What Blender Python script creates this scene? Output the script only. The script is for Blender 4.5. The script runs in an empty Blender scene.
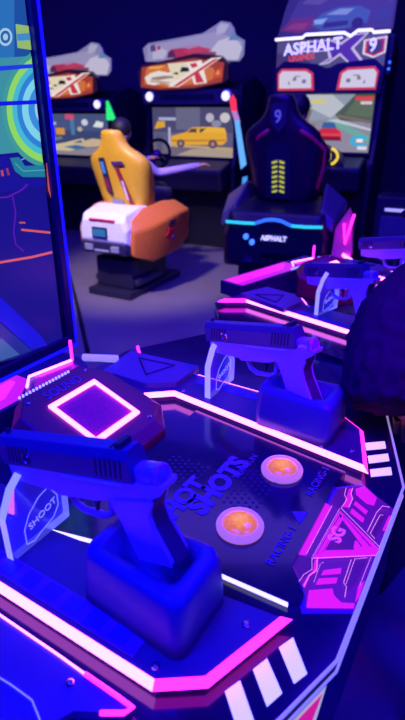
import bpy, bmesh, math, random
from mathutils import Vector, Matrix, Euler
random.seed(7)
S = bpy.context.scene
COL = S.collection
PI = math.pi

# ------------------------------------------------------------------ camera
F = 524.0; PITCH = math.radians(25.5); CZ = 1.4
cd = bpy.data.cameras.new('camera'); cam = bpy.data.objects.new('camera', cd); COL.objects.link(cam)
cam.location = (0, 0, CZ); cam.rotation_euler = (PI/2 - PITCH, 0, 0)
cd.sensor_fit = 'VERTICAL'; cd.sensor_height = 24; cd.sensor_width = 24; cd.lens = F/720*24
cd.clip_start = .02; cd.clip_end = 60
cd.dof.use_dof = True; cd.dof.focus_distance = .85; cd.dof.aperture_fstop = 3.6
S.camera = cam
CP, SP = math.cos(PITCH), math.sin(PITCH)

def ray(px, py):
    x = (px-202.5)/F; y = (360-py)/F
    return Vector((x, CP+y*SP, -SP+y*CP))
def at(px, py, z):                       # point of the place at height z seen at that pixel
    d = ray(px, py); t = (z-CZ)/d.z
    return Vector((d.x*t, d.y*t, z))
def on_plane(px, py, p0, n):
    d = ray(px, py); o = Vector((0, 0, CZ)); t = (p0-o).dot(n)/d.dot(n)
    return o+d*t

# ------------------------------------------------------------------ materials
def lin(h):
    h = h.lstrip('#'); r = []
    for i in (0, 2, 4):
        c = int(h[i:i+2], 16)/255; r.append(c/12.92 if c <= .04045 else ((c+.055)/1.055)**2.4)
    return tuple(r)
MATS = {}
def mat(name, col, rough=.5, metal=0, emit=None, es=0, spec=.5, trans=0, alpha=1, vary=.12, scale=30, coat=0):
    if name in MATS: return MATS[name]
    m = bpy.data.materials.new(name); m.use_nodes = True; MATS[name] = m
    nt = m.node_tree; b = nt.nodes['Principled BSDF']
    c = lin(col) if isinstance(col, str) else col
    b.inputs['Base Color'].default_value = (*c, 1); b.inputs['Roughness'].default_value = rough
    b.inputs['Metallic'].default_value = metal; b.inputs['Specular IOR Level'].default_value = spec
    b.inputs['Transmission Weight'].default_value = trans; b.inputs['Alpha'].default_value = alpha
    b.inputs['Coat Weight'].default_value = coat
    if emit:
        e = lin(emit) if isinstance(emit, str) else emit
        b.inputs['Emission Color'].default_value = (*e, 1); b.inputs['Emission Strength'].default_value = es
    elif vary:
        tc = nt.nodes.new('ShaderNodeTexCoord'); n = nt.nodes.new('ShaderNodeTexNoise'); n.inputs['Scale'].default_value = scale
        n.inputs['Detail'].default_value = 5
        nt.links.new(tc.outputs['Object'], n.inputs['Vector'])
        r = nt.nodes.new('ShaderNodeMapRange'); r.inputs['To Min'].default_value = 1-vary; r.inputs['To Max'].default_value = 1+vary
        nt.links.new(n.outputs['Fac'], r.inputs['Value'])
        mx = nt.nodes.new('ShaderNodeMix'); mx.data_type = 'RGBA'; mx.blend_type = 'MULTIPLY'; mx.inputs['Factor'].default_value = 1
        mx.inputs['A'].default_value = (*c, 1)
        nt.links.new(r.outputs['Result'], mx.inputs['B']); nt.links.new(mx.outputs['Result'], b.inputs['Base Color'])
        r2 = nt.nodes.new('ShaderNodeMapRange'); r2.inputs['To Min'].default_value = max(0, rough-.06); r2.inputs['To Max'].default_value = min(1, rough+.06)
        nt.links.new(n.outputs['Fac'], r2.inputs['Value']); nt.links.new(r2.outputs['Result'], b.inputs['Roughness'])
    return m
def picmat(name, strength):              # a lit screen or backlit print: colour of each patch comes from the mesh
    m = bpy.data.materials.new(name); m.use_nodes = True
    nt = m.node_tree; b = nt.nodes['Principled BSDF']
    a = nt.nodes.new('ShaderNodeVertexColor'); a.layer_name = 'Col'
    b.inputs['Base Color'].default_value = (.02, .02, .03, 1); b.inputs['Roughness'].default_value = .25
    nt.links.new(a.outputs['Color'], b.inputs['Emission Color']); b.inputs['Emission Strength'].default_value = strength
    return m
SCREEN = picmat('lit_screen', 1.0); PRINT = picmat('backlit_print', .8); GLOWPRINT = picmat('glowing_print', 1.35)

black = mat('black_plastic', '#211d38', .45)
dark = mat('dark_laminate', '#2b2746', .4)
gloss = mat('glossy_dark_panel', '#1b1530', .14, spec=.5, coat=.2)
navy = mat('dark_blue_plastic', '#5a5a70', .45)
grey = mat('grey_plastic', '#8c8c9c', .5)
trayM = mat('tray_plastic', '#4c4258', .4)
slideM = mat('gun_slide_metal', '#4a4a6e', .42, metal=.1)
frameM = mat('gun_frame_plastic', '#b9a4d0', .5)
gripM = mat('gun_grip_rubber', '#4a2a4a', .6)
chrome = mat('chrome', '#cfcfd8', .18, metal=1, vary=0)
white = mat('white_plastic', '#e8e4ee', .4)
orange = mat('orange_paint', '#d8722a', .4)
yellow = mat('yellow_paint', '#d9a62a', .4)
redM = mat('red_paint', '#b0142c', .4)
rubber = mat('black_rubber', '#101014', .8)
ledW = mat('white_light', '#ffffff', .4, emit=(.95, .16, .85), es=5.0)
edgeW = mat('cool_edge_light', '#ffffff', .4, emit=(.85, .78, 1), es=1.2)
ledP = mat('pink_light', '#ffb0ff', .4, emit=(1, .018, .56), es=3.2)
ledB = mat('blue_light', '#4040ff', .4, emit=(.01, .01, 1), es=.55)
trimM = mat('trim_painted_glint', '#d8d8e8', .2, emit=(.42, .38, .55), es=.5)  # reflective trim; the glow paints in its bright glints
stripeM = mat('lit_white_stripe', '#ffffff', .4, emit=(.62, .62, .82), es=.9)
skin = mat('skin', '#b98468', .5)
hairM = mat('dark_hair', '#15101a', .6)
fuzz = mat('dark_fuzzy_jacket', '#2a0f32', .95, vary=.4, scale=70, spec=.1)
trous = mat('dark_trousers', '#1a1a24', .85)
lilac = mat('lilac_top', '#a68cc8', .8)
def acrylic():
    m = bpy.data.materials.new('clear_acrylic'); m.use_nodes = True; nt = m.node_tree
    b = nt.nodes['Principled BSDF']; b.inputs['Base Color'].default_value = (.35, .4, 1, 1); b.inputs['Roughness'].default_value = .08
    t = nt.nodes.new('ShaderNodeBsdfTransparent'); t.inputs['Color'].default_value = (.72, .74, 1, 1)
    mx = nt.nodes.new('ShaderNodeMixShader'); mx.inputs[0].default_value = .45
    nt.links.new(t.outputs[0], mx.inputs[1]); nt.links.new(b.outputs[0], mx.inputs[2])
    nt.links.new(mx.outputs[0], nt.nodes['Material Output'].inputs['Surface']); return m
ACR = acrylic()
acrE = mat('lit_acrylic_edge', '#c8d0ff', .3, emit=(.33, .36, 1), es=.85)
engr = mat('engraved_line', '#b8c0ff', .4, emit=(.3, .3, 1), es=.8)

# ------------------------------------------------------------------ mesh helpers
class MB:
    def __init__(s): s.v = []; s.f = []; s.m = []; s.mats = []
    def mi(s, m):
        if m not in s.mats: s.mats.append(m)
        return s.mats.index(m)
    def add(s, vs, fs, m):
        k = len(s.v); s.v += [Vector(a) for a in vs]; i = s.mi(m)
        for f in fs: s.f.append([a+k for a in f]); s.m.append(i)
    def box(s, c, d, m, rot=None, taper=(1, 1)):
        x, y, z = (a/2 for a in d); R = rot.to_matrix() if rot else Matrix.Identity(3)
        vs = []
        for sz in (-1, 1):
            tx, ty = taper if sz > 0 else (1, 1)
            for sx, sy in ((-1, -1), (1, -1), (1, 1), (-1, 1)): vs.append(Vector(c)+R @ Vector((sx*x*tx, sy*y*ty, sz*z)))
        s.add(vs, [(3, 2, 1, 0), (4, 5, 6, 7), (0, 1, 5, 4), (1, 2, 6, 5), (2, 3, 7, 6), (3, 0, 4, 7)], m); return s
    def prism(s, pts, z0, z1, m, side=None):            # pts: xy outline
        a = sum(pts[i][0]*pts[(i+1) % len(pts)][1]-pts[(i+1) % len(pts)][0]*pts[i][1] for i in range(len(pts)))
        if a < 0: pts = pts[::-1]
        n = len(pts); vs = [(p[0], p[1], z0) for p in pts]+[(p[0], p[1], z1) for p in pts]
        s.add(vs, [tuple(range(n))[::-1], tuple(range(n, 2*n))], m)
        s.add(vs, [(i, (i+1) % n, n+(i+1) % n, n+i) for i in range(n)], side or m); return s
    def extr(s, pts, n, m, side=None):                   # 3-D outline pushed along n
        n = Vector(n); k = len(pts); vs = [Vector(p) for p in pts]+[Vector(p)+n for p in pts]
        s.add(vs, [tuple(range(k))[::-1], tuple(range(k, 2*k))], m)
        s.add(vs, [(i, (i+1) % k, k+(i+1) % k, k+i) for i in range(k)], side or m); return s
    def xz(s, pts, y0, y1, m, side=None): return s.extr([(a, y0, b) for a, b in pts], (0, y1-y0, 0), m, side)
    def yz(s, pts, x0, x1, m, side=None): return s.extr([(x0, a, b) for a, b in pts], (x1-x0, 0, 0), m, side)
    def loft(s, rings, m, cap=True):
        n = len(rings[0]); vs = [p for r in rings for p in r]; fs = []
        for j in range(len(rings)-1):
            for i in range(n): fs.append((j*n+i, j*n+(i+1) % n, (j+1)*n+(i+1) % n, (j+1)*n+i))
        if cap: fs += [tuple(range(n))[::-1], tuple(range((len(rings)-1)*n, len(rings)*n))]
        s.add(vs, fs, m); return s
    def lathe(s, c, prof, m, ax=(0, 0, 1), n=28):        # prof: (radius, height)
        ax = Vector(ax).normalized(); q = ax.orthogonal().normalized(); w = ax.cross(q)
        rings = [[Vector(c)+ax*h+(q*math.cos(2*PI*i/n)+w*math.sin(2*PI*i/n))*max(r, 1e-5) for i in range(n)] for r, h in prof]
        return s.loft(rings, m)
    def cyl(s, a, b, r, m, n=14, r2=None):
        a, b = Vector(a), Vector(b); return s.lathe(a, [(r, 0), (r2 if r2 is not None else r, (b-a).length)], m, b-a, n)
    def tube(s, pts, r, m, n=8):
        pts = [Vector(p) for p in pts]; rings = []; q = None
        for i, p in enumerate(pts):
            d = (pts[min(i+1, len(pts)-1)]-pts[max(i-1, 0)]).normalized()
            q = d.orthogonal().normalized() if q is None else (q-d*q.dot(d)).normalized()
            w = d.cross(q); rr = r[i] if isinstance(r, (list, tuple)) else r
            rings.append([p+(q*math.cos(2*PI*k/n)+w*math.sin(2*PI*k/n))*rr for k in range(n)])
        return s.loft(rings, m)
    def ring(s, c, R, r, m, ax=(0, 0, 1), n=32, k=8):
        ax = Vector(ax).normalized(); q = ax.orthogonal().normalized(); w = ax.cross(q); vs = []; fs = []
        for i in range(n):
            a = 2*PI*i/n; d = q*math.cos(a)+w*math.sin(a)
            for j in range(k):
                b = 2*PI*j/k; vs.append(Vector(c)+d*(R+r*math.cos(b))+ax*(r*math.sin(b)))
        for i in range(n):
            for j in range(k): fs.append((i*k+j, ((i+1) % n)*k+j, ((i+1) % n)*k+(j+1) % k, i*k+(j+1) % k))
        s.add(vs, fs, m); return s
    def ell(s, c, r, m, n=18, k=12):
        rings = []
        for j in range(k+1):
            b = -PI/2+PI*j/k
            rings.append([Vector(c)+Vector((r[0]*max(math.cos(b), .001)*math.cos(2*PI*i/n), r[1]*max(math.cos(b), .001)*math.sin(2*PI*i/n), r[2]*math.sin(b))) for i in range(n)])
        return s.loft(rings, m)
    def build(s, name, parent=None, off=(0, 0, 0), bevel=0, smooth=False, sub=0, seg=2):
        me = bpy.data.meshes.new(name); off = Vector(off)
        me.from_pydata([tuple(v-off) for v in s.v], [], s.f)
        for m in s.mats: me.materials.append(m)
        me.polygons.foreach_set('material_index', s.m)
        bm = bmesh.new(); bm.from_mesh(me); bmesh.ops.recalc_face_normals(bm, faces=bm.faces); bm.to_mesh(me); bm.free()
        if smooth: me.polygons.foreach_set('use_smooth', [True]*len(me.polygons))
        o = bpy.data.objects.new(name, me); COL.objects.link(o)
        if parent: o.parent = parent
        if bevel:
            b = o.modifiers.new('bevel', 'BEVEL'); b.width = bevel; b.segments = seg; b.limit_method = 'ANGLE'; b.angle_limit = math.radians(35)
        if sub:
            b = o.modifiers.new('sub', 'SUBSURF'); b.levels = sub; b.render_levels = sub
        return o
def tag(o, label=None, cat=None, group=None, kind=None):
    if label: o['label'] = label
    if cat: o['category'] = cat
    if group: o['group'] = group
    if kind: o['kind'] = kind
    return o
def empty(name, loc=(0, 0, 0), rz=0, **k):
    o = bpy.data.objects.new(name, None); o.empty_display_size = .1; COL.objects.link(o)
    o.location = loc; o.rotation_euler = (0, 0, rz); return tag(o, **k)
def kids(o): return [c for c in bpy.data.objects if c.parent == o]
def copy_tree(o, parent=None):
    c = o.copy(); COL.objects.link(c)
    if parent: c.parent = parent
    for ch in kids(o): copy_tree(ch, c)
    return c
def text(name, body, size, m, parent, M, off=(0, 0, 0), extrude=.0004, align='LEFT', shear=0, bold=0, sx=1):
    cu = bpy.data.curves.new(name, 'FONT'); cu.body = body; cu.size = size; cu.extrude = extrude; cu.align_x = align
    cu.shear = shear; cu.offset = bold; cu.resolution_u = 3
    cu.materials.append(m); o = bpy.data.objects.new(name, cu); COL.objects.link(o); o.parent = parent
    dg = bpy.context.evaluated_depsgraph_get(); dg.update()
    me = bpy.data.meshes.new_from_object(o.evaluated_get(dg)); bpy.data.objects.remove(o)
    o = bpy.data.objects.new(name, me); COL.objects.link(o); o.parent = parent
    M = Matrix.Translation(-Vector(off)) @ M @ Matrix.Diagonal((sx, 1, 1, 1))
    o.matrix_local = M; return o
def frameM4(o, x, y):                    # text frame: origin, baseline direction, up direction
    x = Vector(x).normalized(); y = Vector(y); y = (y-x*y.dot(x)).normalized(); z = x.cross(y)
    return Matrix(((x.x, y.x, z.x, o[0]), (x.y, y.y, z.y, o[1]), (x.z, y.z, z.z, o[2]), (0, 0, 0, 1)))
def pic(name, items, fn, nrm, m, parent, off=(0, 0, 0), step=.0004, base=.0006):
    # flat picture: items = (outline in picture coordinates, colour); fn turns a picture coordinate into a point
    vs = []; fs = []; cs = []; off = Vector(off); nrm = Vector(nrm)
    for k, (pts, c) in enumerate(items):
        i0 = len(vs)
        for p in pts: vs.append(tuple(fn(*p)+nrm*(base+step*k)-off))
        fs.append(tuple(range(i0, len(vs)))); cs.append(lin(c))
    me = bpy.data.meshes.new(name); me.from_pydata(vs, [], fs); me.materials.append(m)
    ca = me.color_attributes.new('Col', 'FLOAT_COLOR', 'CORNER'); li = 0
    for p, c in zip(me.polygons, cs):
        for l in p.loop_indices: ca.data[l].color = (*c, 1)
    for p in me.polygons:
        if p.normal.dot(nrm) < 0: p.flip()
    o = bpy.data.objects.new(name, me); COL.objects.link(o); o.parent = parent; return o
def disc(cx, cy, r, n=16, ry=None, a0=0, a1=2*PI): return [(cx+r*math.cos(a0+(a1-a0)*i/n), cy+(ry or r)*math.sin(a0+(a1-a0)*i/n)) for i in range(n if a1-a0 > 6.2 else n+1)]
def arc(cx, cy, r0, r1, a0, a1, n=14):
    a0, a1 = math.radians(a0), math.radians(a1); q = [a0+(a1-a0)*i/n for i in range(n+1)]
    return [(cx+r1*math.cos(a), cy+r1*math.sin(a)) for a in q]+[(cx+r0*math.cos(a), cy+r0*math.sin(a)) for a in q[::-1]]
def rect(x0, y0, x1, y1): return [(x0, y0), (x1, y0), (x1, y1), (x0, y1)]
def line(pts, w):                        # thin ribbon along a polyline
    L = []; R = []
    for i, p in enumerate(pts):
        a = Vector(pts[max(i-1, 0)]); b = Vector(pts[min(i+1, len(pts)-1)]); d = (b-a).normalized(); n = Vector((-d.y, d.x))*w/2
        L.append((p[0]+n.x, p[1]+n.y)); R.append((p[0]-n.x, p[1]-n.y))
    return [[L[i], L[i+1], R[i+1], R[i]] for i in range(len(pts)-1)]

# ------------------------------------------------------------------ the room
def struct(o): o['kind'] = 'structure'; return o
floorM = mat('floor_carpet', '#746878', .42, vary=.18, scale=6)
wallM = mat('wall_paint', '#403c5c', .85, scale=4)
wallD = mat('dark_wall_paint', '#2c2844', .85, scale=4)
X0, X1, Y0, Y1, ZC = -4.2, 4.4, -2.6, 8.2, 3.4
struct(MB().box(((X0+X1)/2, (Y0+Y1)/2, -.05), (X1-X0+.4, Y1-Y0+.4, .1), floorM).build('floor'))
struct(MB().box(((X0+X1)/2, (Y0+Y1)/2, ZC+.05), (X1-X0+.4, Y1-Y0+.4, .1), wallD).build('ceiling'))
struct(MB().box((X0-.1, (Y0+Y1)/2, ZC/2), (.2, Y1-Y0+.4, ZC), wallM).build('wall_left'))
struct(MB().box((X1+.1, (Y0+Y1)/2, ZC/2), (.2, Y1-Y0+.4, ZC), wallD).build('wall_right'))
struct(MB().box(((X0+X1)/2, Y1+.1, ZC/2), (X1-X0, .2, ZC), wallM).build('wall_back'))
struct(MB().box(((X0+X1)/2, Y0-.1, ZC/2), (X1-X0, .2, ZC), wallD).build('wall_front'))

# ------------------------------------------------------------------ shooting console
A = math.radians(58.5); UU = Vector((math.cos(A), math.sin(A), 0)); VV = Vector((math.sin(A), -math.cos(A), 0))
def uv(px, py, z): p = at(px, py, z); return (p.dot(UU), p.dot(VV))
MID = .535
def mir(pts): return [(2*MID-u, v) for u, v in pts]
DZ, TZ, PZ = .885, .905, .892                       # centre panel and gun tray heights
def offset(poly, w):
    n = len(poly); a = sum(poly[i][0]*poly[(i+1) % n][1]-poly[(i+1) % n][0]*poly[i][1] for i in range(n)); s = 1 if a > 0 else -1; out = []
    for i in range(n):
        p0, p1, p2 = Vector(poly[i-1]), Vector(poly[i]), Vector(poly[(i+1) % n])
        d1 = (p1-p0).normalized(); d2 = (p2-p1).normalized(); n1 = Vector((d1.y, -d1.x))*s; n2 = Vector((d2.y, -d2.x))*s
        b = (n1+n2); b = b/max(b.length_squared, .2)*2
        out.append((p1.x+b.x*w, p1.y+b.y*w))
    return out
tray_near = [(.251, -.208), (.279, -.168), (.378, -.133), (.334, -.515), (.372, -.56), (.372, -.69), (.205, -.71), (.251, -.665)]
def sg_items():
    B, L, K = '#c412dc', '#ee86ee', '#3c0668'
    g = lambda *q: [(285+q[k]/3.375, 470+q[k+1]/3.375) for k in range(0, len(q), 2)]
    it = [(g(180, 60, 262, 52, 366, 132, 238, 470, 72, 468, 66, 410, 22, 322), '#4a0880'), (g(26, 318, 40, 290, 100, 296, 88, 345, 66, 362, 50, 366), '#360560'), (g(150, 108, 178, 64, 210, 62, 205, 105, 180, 132), '#3e066c')]
    for q in ((138, 112, 158, 125, 70, 290, 42, 285), (185, 138, 318, 268, 304, 292, 92, 302), (238, 65, 268, 55, 310, 95, 300, 122, 275, 115, 240, 85), (238, 106, 280, 140, 272, 152, 231, 118), (226, 130, 268, 165, 262, 180, 219, 146),
              (130, 340, 190, 332, 188, 352, 121, 358), (113, 368, 178, 365, 172, 385, 103, 390), (80, 408, 160, 402, 165, 425, 190, 450, 235, 452, 232, 470, 72, 468), (268, 376, 246, 395, 236, 450, 250, 432), (358, 160, 351, 155, 328, 205, 335, 210),
              (216, 66, 228, 65, 222, 85, 228, 100, 212, 130, 196, 128), (100, 306, 112, 306, 108, 346, 84, 362, 66, 400, 58, 392, 80, 356, 94, 344)): it.append((g(*q), B))
    for q in ((194, 172, 243, 238, 232, 272, 134, 274), (186, 150, 192, 158, 130, 276, 104, 290), (196, 156, 292, 262, 256, 262, 200, 178)): it.append((g(*q), K))
    for q in ((184, 160, 187, 170, 128, 276, 108, 288), (198, 162, 286, 262, 262, 264, 202, 182), (236, 240, 230, 268, 258, 270)): it.append((g(*q), B))
    for q in ((320, 150, 338, 158, 300, 240, 282, 222), (222, 312, 276, 306, 240, 380, 208, 410, 200, 380)): it.append((g(*q), '#3a0664'))
    for pl, w in (((206, 64, 200, 88, 208, 104, 190, 132), .55), ((228, 65, 222, 85, 228, 102, 214, 132), .55), ((318, 266, 188, 134), .5), ((92, 304, 306, 294), .45), ((92, 300, 102, 282, 184, 136), .4), ((158, 126, 72, 290), .4),
                  ((352, 132, 328, 128, 308, 150, 276, 216), .6), ((330, 160, 320, 158, 286, 222, 302, 240), .55), ((90, 304, 90, 344, 62, 362, 42, 392), .55), ((108, 304, 106, 346, 80, 366, 62, 404), .55),
                  ((222, 312, 196, 390, 206, 404, 200, 440), .6), ((276, 306, 234, 310, 204, 396), .5), ((288, 304, 250, 400), .4), ((130, 322, 118, 326, 96, 390), .35)):
        it += [(q, L) for q in line(g(*pl), w)]
    return it
def console(T, name, label, first, gz=0):
    # T: console plan (u along the row of players, v towards the players) -> floor plan of the room
    ang = math.atan2(*(T(1, 0)-T(0, 0)).yx)
    W = lambda u, v, z=0: Vector((T(u, v).x, T(u, v).y, z))
    base = W(MID, -.45, 0)
    R = empty(name, base, label=label, cat='arcade machine', group='shooting consoles in a row')
    P2 = lambda pts: [tuple(W(u, v)[:2]) for u, v in pts]
    bld = lambda mb, n, par=R, **k: mb.build(n, par, base, **k)
    U3, V3 = W(1, 0)-W(0, 0), W(0, 1)-W(0, 0); Z3 = Vector((0, 0, 1))
    end = 1.055 if first else .95; start = .06 if first else .13
    outl = [(start, -.17), (.376, -.069), (.697, -.073), (.863, -.135), (end, -.205), (end, -.64), (.87, -.745), (.20, -.745), (start, -.66)]
    bld(MB().prism(P2(offset(outl, -.1)), 0, .70, black), 'plinth', bevel=.01)
    bld(MB().prism(P2(outl), .70, DZ-.012, dark), 'apron', bevel=.004)
    bld(MB().prism(P2(outl), DZ-.012, DZ, gloss), 'deck_panel', bevel=.002)
    for k in (0, .013):
        pass
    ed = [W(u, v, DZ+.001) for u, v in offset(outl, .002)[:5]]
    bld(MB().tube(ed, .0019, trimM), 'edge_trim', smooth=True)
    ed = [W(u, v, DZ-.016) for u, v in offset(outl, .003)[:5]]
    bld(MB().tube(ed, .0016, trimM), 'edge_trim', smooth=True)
    # printed apron of the near station
    def ap(s, t): a, b = W(.376, -.069), W(start, -.17); p = a+(b-a)*s; return Vector((p.x, p.y, DZ-.03-t*.14))
    nrm = (W(.376, -.069)-W(start, -.17)).cross(Z3).normalized()
    if first: pic('apron_graphic', [([(.03, 0), (1, 0), (1, 1), (.12, 1)], '#b9b4d8'), ([(.05, .05), (.2, .05), (.12, .5)], '#e0208a'), ([(.24, .1), (.4, .1), (.3, .8), (.2, .6)], '#f4f2ff'),
        ([(.12, .55), (.2, .65), (.25, 1), (.14, 1)], '#d0105a'), ([(.42, .2), (.6, .1), (.52, .9), (.38, .9)], '#5a4ea0'), ([(.27, .3), (.36, .25), (.3, .4)], '#30206a')], ap, nrm, PRINT, R, base)
    # trays with their light strips
    for side, poly in ((0, tray_near), (1, mir(tray_near))):
        pz = P2(poly)
        t = bld(MB().prism(pz, DZ, TZ, trayM), 'gun_tray', bevel=.001)
        n = len(poly); out = offset(poly, .0075)
        def band(idx, m, nm):
            b = MB()
            for i in idx:
                j = (i+1) % n
                q = [W(*poly[i], TZ+.0012), W(*poly[j], TZ+.0012), W(*out[j], TZ-.006), W(*out[i], TZ-.006), W(*poly[i], TZ-.011), W(*poly[j], TZ-.011)]
                b.add(q, [(0, 1, 2, 3), (3, 2, 5, 4), (0, 4, 5, 1), (0, 3, 4), (1, 5, 2)], m)
            return b.build(nm, t, base)
        tag(band((7,), ledW, 'side_light'), label='white light strip'); (tag(band((2,), ledW, 'side_light'), label='white light strip') if side else None); tag(band((0, 1), ledP, 'end_light'), label='pink light strip'); tag(band((6,), ledP, 'corner_light'), label='pink light strip at the corner'); tag(band((3,), ledW, 'side_light'), label='white light strip')
        mm = (lambda p: p) if not side else mir
        # raised plate with a triangle at the screen end
        pl = mm([(.235, -.52), (.318, -.52), (.355, -.57), (.355, -.675), (.25, -.69)])
        b = MB().prism(P2(pl), TZ, TZ+.012, navy)
        tp = bld(b, 'raised_plate', t, bevel=.003)
        tri = mm([(.26, -.565), (.325, -.59), (.27, -.65)]); b = MB()
        for i in range(3): b.tube([W(*tri[i], TZ+.0125), W(*tri[(i+1) % 3], TZ+.0125)], .0022, black, 6)
        b.build('triangle_mark', tp, base)
        # printed band on the tray beside the holster
        dec = mm([(.258, -.24), (.285, -.24), (.285, -.50), (.258, -.50)])
        b = MB().prism(P2(dec), TZ, TZ+.0008, mat('printed_band', '#7a3a7a', .5))
        for k in range(7):
            v0 = -.255-k*.034; q = mm([(.261, v0), (.282, v0), (.282, v0-.022), (.261, v0-.022)])
            b.prism(P2(q), TZ+.0008, TZ+.0014, mat('printed_block', '#4a2f86', .5))
        b.build('printed_band', t, base)
        # screws
        for u, v in mm([(.262, -.215), (.35, -.16), (.362, -.205), (.325, -.5), (.255, -.515)]):
            MB().lathe(W(u, v, TZ), [(.0045, 0), (.0045, .0015), (.003, .003), (.0008, .0034)], chrome, n=12).build('screw', t, base, smooth=True)
        # holster block with a pocket for the grip
        c = (.324, -.264) if not side else (2*MID-.318, -.264)
        def rr(hu, hv, r, z, cu=0, cv=0):
            pts = []
            for qx, qy, a0 in ((1, 1, 0), (-1, 1, 90), (-1, -1, 180), (1, -1, 270)):
                for k in range(5):
                    a = math.radians(a0+k*22.5); dv = qy*(hv-r)+r*math.sin(a); du = qx*(hu-r)+r*math.cos(a); pts.append(W(c[0]+cu+du*(1+dv*1.6), c[1]+cv+dv, z))
            return pts
        h = bld(MB().loft([rr(.044, .070, .014, TZ), rr(.044, .070, .016, TZ+.02), rr(.042, .068, .018, TZ+.062), rr(.039, .064, .018, TZ+.072), rr(.034, .057, .016, TZ+.074), rr(.024, .048, .01, TZ+.073),
            rr(.022, .046, .01, TZ+.02)], mat('holster_plastic', '#36447a', .45)), 'holster', t)
        h.data.polygons.foreach_set('use_smooth', [True]*len(h.data.polygons))
        # clear gun rest
        cu = .276 if not side else .742; y0 = -.452
        prof = [(0, 0), (.092, 0), (.094, .04), (.086, .066), (.074, .072), (.064, .074), (.059, .082), (.06, .098), (.053, .106), (.038, .106), (.016, .088), (0, .06)]
        cu += .004; prof = [(a*1.02, zz*1.08) for a, zz in prof]; b = MB().extr([W(cu+a, y0, TZ+zz) for a, zz in prof], V3*.012, ACR, acrE)
        g = bld(b, 'gun_rest', t); tag(g, label='clear acrylic gun rest')
        ly = y0+.0125; lf = [(.022, .012), (.022, .04), (.032, .062), (.05, .08), (.066, .085), (.078, .06), (.078, .04), (.068, .024), (.044, .014), (.034, .008), (.022, .012)]
        b = MB().tube([W(cu+a, ly, TZ+zz*.8) for a, zz in lf], .0006, engr, 5)
        b.build('engraved_outline', g, base)
        text('lettering', 'SHOOT', .014, engr, g, frameM4(W(cu+.03, ly, TZ+.026), U3*.9+Z3*.25, Z3), base, .0003)
    # centre panel: a thin raised slab with a lit edge
    px = lambda x, y: uv(x, y, PZ)
    slab = [(.352, -.452), px(212, 570), px(288, 603), px(302, 601), px(304, 594), px(292, 565), px(334, 486), (.680, -.155), (.716, -.452)]
    cp = bld(MB().prism(P2(slab), DZ, PZ, gloss), 'centre_panel', bevel=.001)
    b = MB(); e = offset(slab, .0035)
    for i in (0, 1): b.add([W(*slab[i], PZ+.0008), W(*slab[i+1], PZ+.0008), W(*e[i+1], PZ-.003), W(*e[i], PZ-.003), W(*slab[i], PZ-.006), W(*slab[i+1], PZ-.006)], [(0, 1, 2, 3), (3, 2, 5, 4), (0, 4, 5, 1), (0, 3, 4), (1, 5, 2)], edgeW)
    b.build('edge_light', cp, base)['label'] = 'thin white edge light'
    # buttons
    for bx, by in ((240, 525), (282, 469)):
        u, v = uv(bx, by, PZ+.004) ; p = W(u, v, PZ)
        rg = bld(MB().lathe(p, [(.032, 0), (.0325, .005), (.030, .009), (.0245, .0095), (.024, .004)], mat('button_ring', '#e8c0d8', .15, emit=(.62, .22, .5), es=.55), n=32), 'button_ring', smooth=True)
        dm = MB().lathe(p, [(.0245, .004), (.0235, .009), (.017, .0125), (.008, .0145), (.0005, .015)], buttonM, n=32).build('button_cap', rg, base, smooth=True)
        dm['label'] = 'glowing orange button cap'
        dm.data.transform(Matrix.Translation(-(p-base))); dm.location = p-base
    # glowing print at the players' edge
    off_pix = lambda x, y: W(*uv(x, y, DZ+.002), DZ)
    bld(MB().prism(P2([uv(x, y, DZ+.002) for x, y in ((334, 487), (363, 484), (395, 511), (353, 613), (302, 613), (291, 566))]), DZ-.0005, DZ+.0014, mat('panel_acrylic', '#6a1a8a', .3)), 'lit_panel')
    pn = [o for o in kids(R) if o.name.startswith('lit_panel')][0]
    pic('panel_print', sg_items(), off_pix, Z3, GLOWPRINT, pn, base, .0001, .0022)
    text('lettering', 'SG', .024, mat('pink_letter', '#f060ff', .4, emit=(.75, .06, .85), es=.9), pn, frameM4(off_pix(338.5, 548.5)+Z3*.0105, U3, -V3), base, .0003, bold=.0008)
    # lit stripes at the edge
    sts = (((225, 692), (240, 681), (254, 721), (238, 732)), ((253, 670), (267, 659), (282, 693.5), (267, 707)), ((279, 648), (293, 638), (307, 674), (294, 684)),
           ((365, 443.5), (384.6, 441.7), (386, 448.5), (366.5, 450.4)), ((367.6, 456.5), (387.8, 454), (389.3, 461), (369, 463.5)), ((370, 470), (390.7, 467.6), (392, 475), (371, 477)))
    for q in sts: bld(MB().prism(P2([uv(x, y, DZ) for x, y in q]), DZ-.0005, DZ+.0012, stripeM), 'edge_stripe')
    # printed lettering and dot pattern on the dark panel
    faint = mat('faint_letter', '#6c6684', .5)
    X = lambda x, y: W(*uv(x, y, PZ), PZ+.0008)
    text('lettering', 'HOT', .042, faint, R, frameM4(X(174, 520), U3, -V3), base, .0002, bold=.0022, shear=.1)
    text('lettering', 'SHOTS', .046, faint, R, frameM4(X(203, 516), U3, -V3), base, .0002, bold=.0024, shear=.1)
    text('lettering', 'TOP GUN', .016, faint, R, frameM4(X(238, 480), U3, -V3), base, .0002)
    text('lettering', 'RACING-1', .017, faint, R, frameM4(X(273, 567), U3, -V3), base, .0002)
    text('lettering', 'RACING-1', .017, faint, R, frameM4(X(312, 497), U3, -V3), base, .0002)
    b = MB(); b.prism([tuple(X(x, y)[:2]) for x, y in ((292, 512), (308, 512), (300, 525))], PZ+.0002, PZ+.001, faint); bld(b, 'triangle_mark')
    b = MB(); dotM = mat('dot_print', '#282444', .4)
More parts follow.
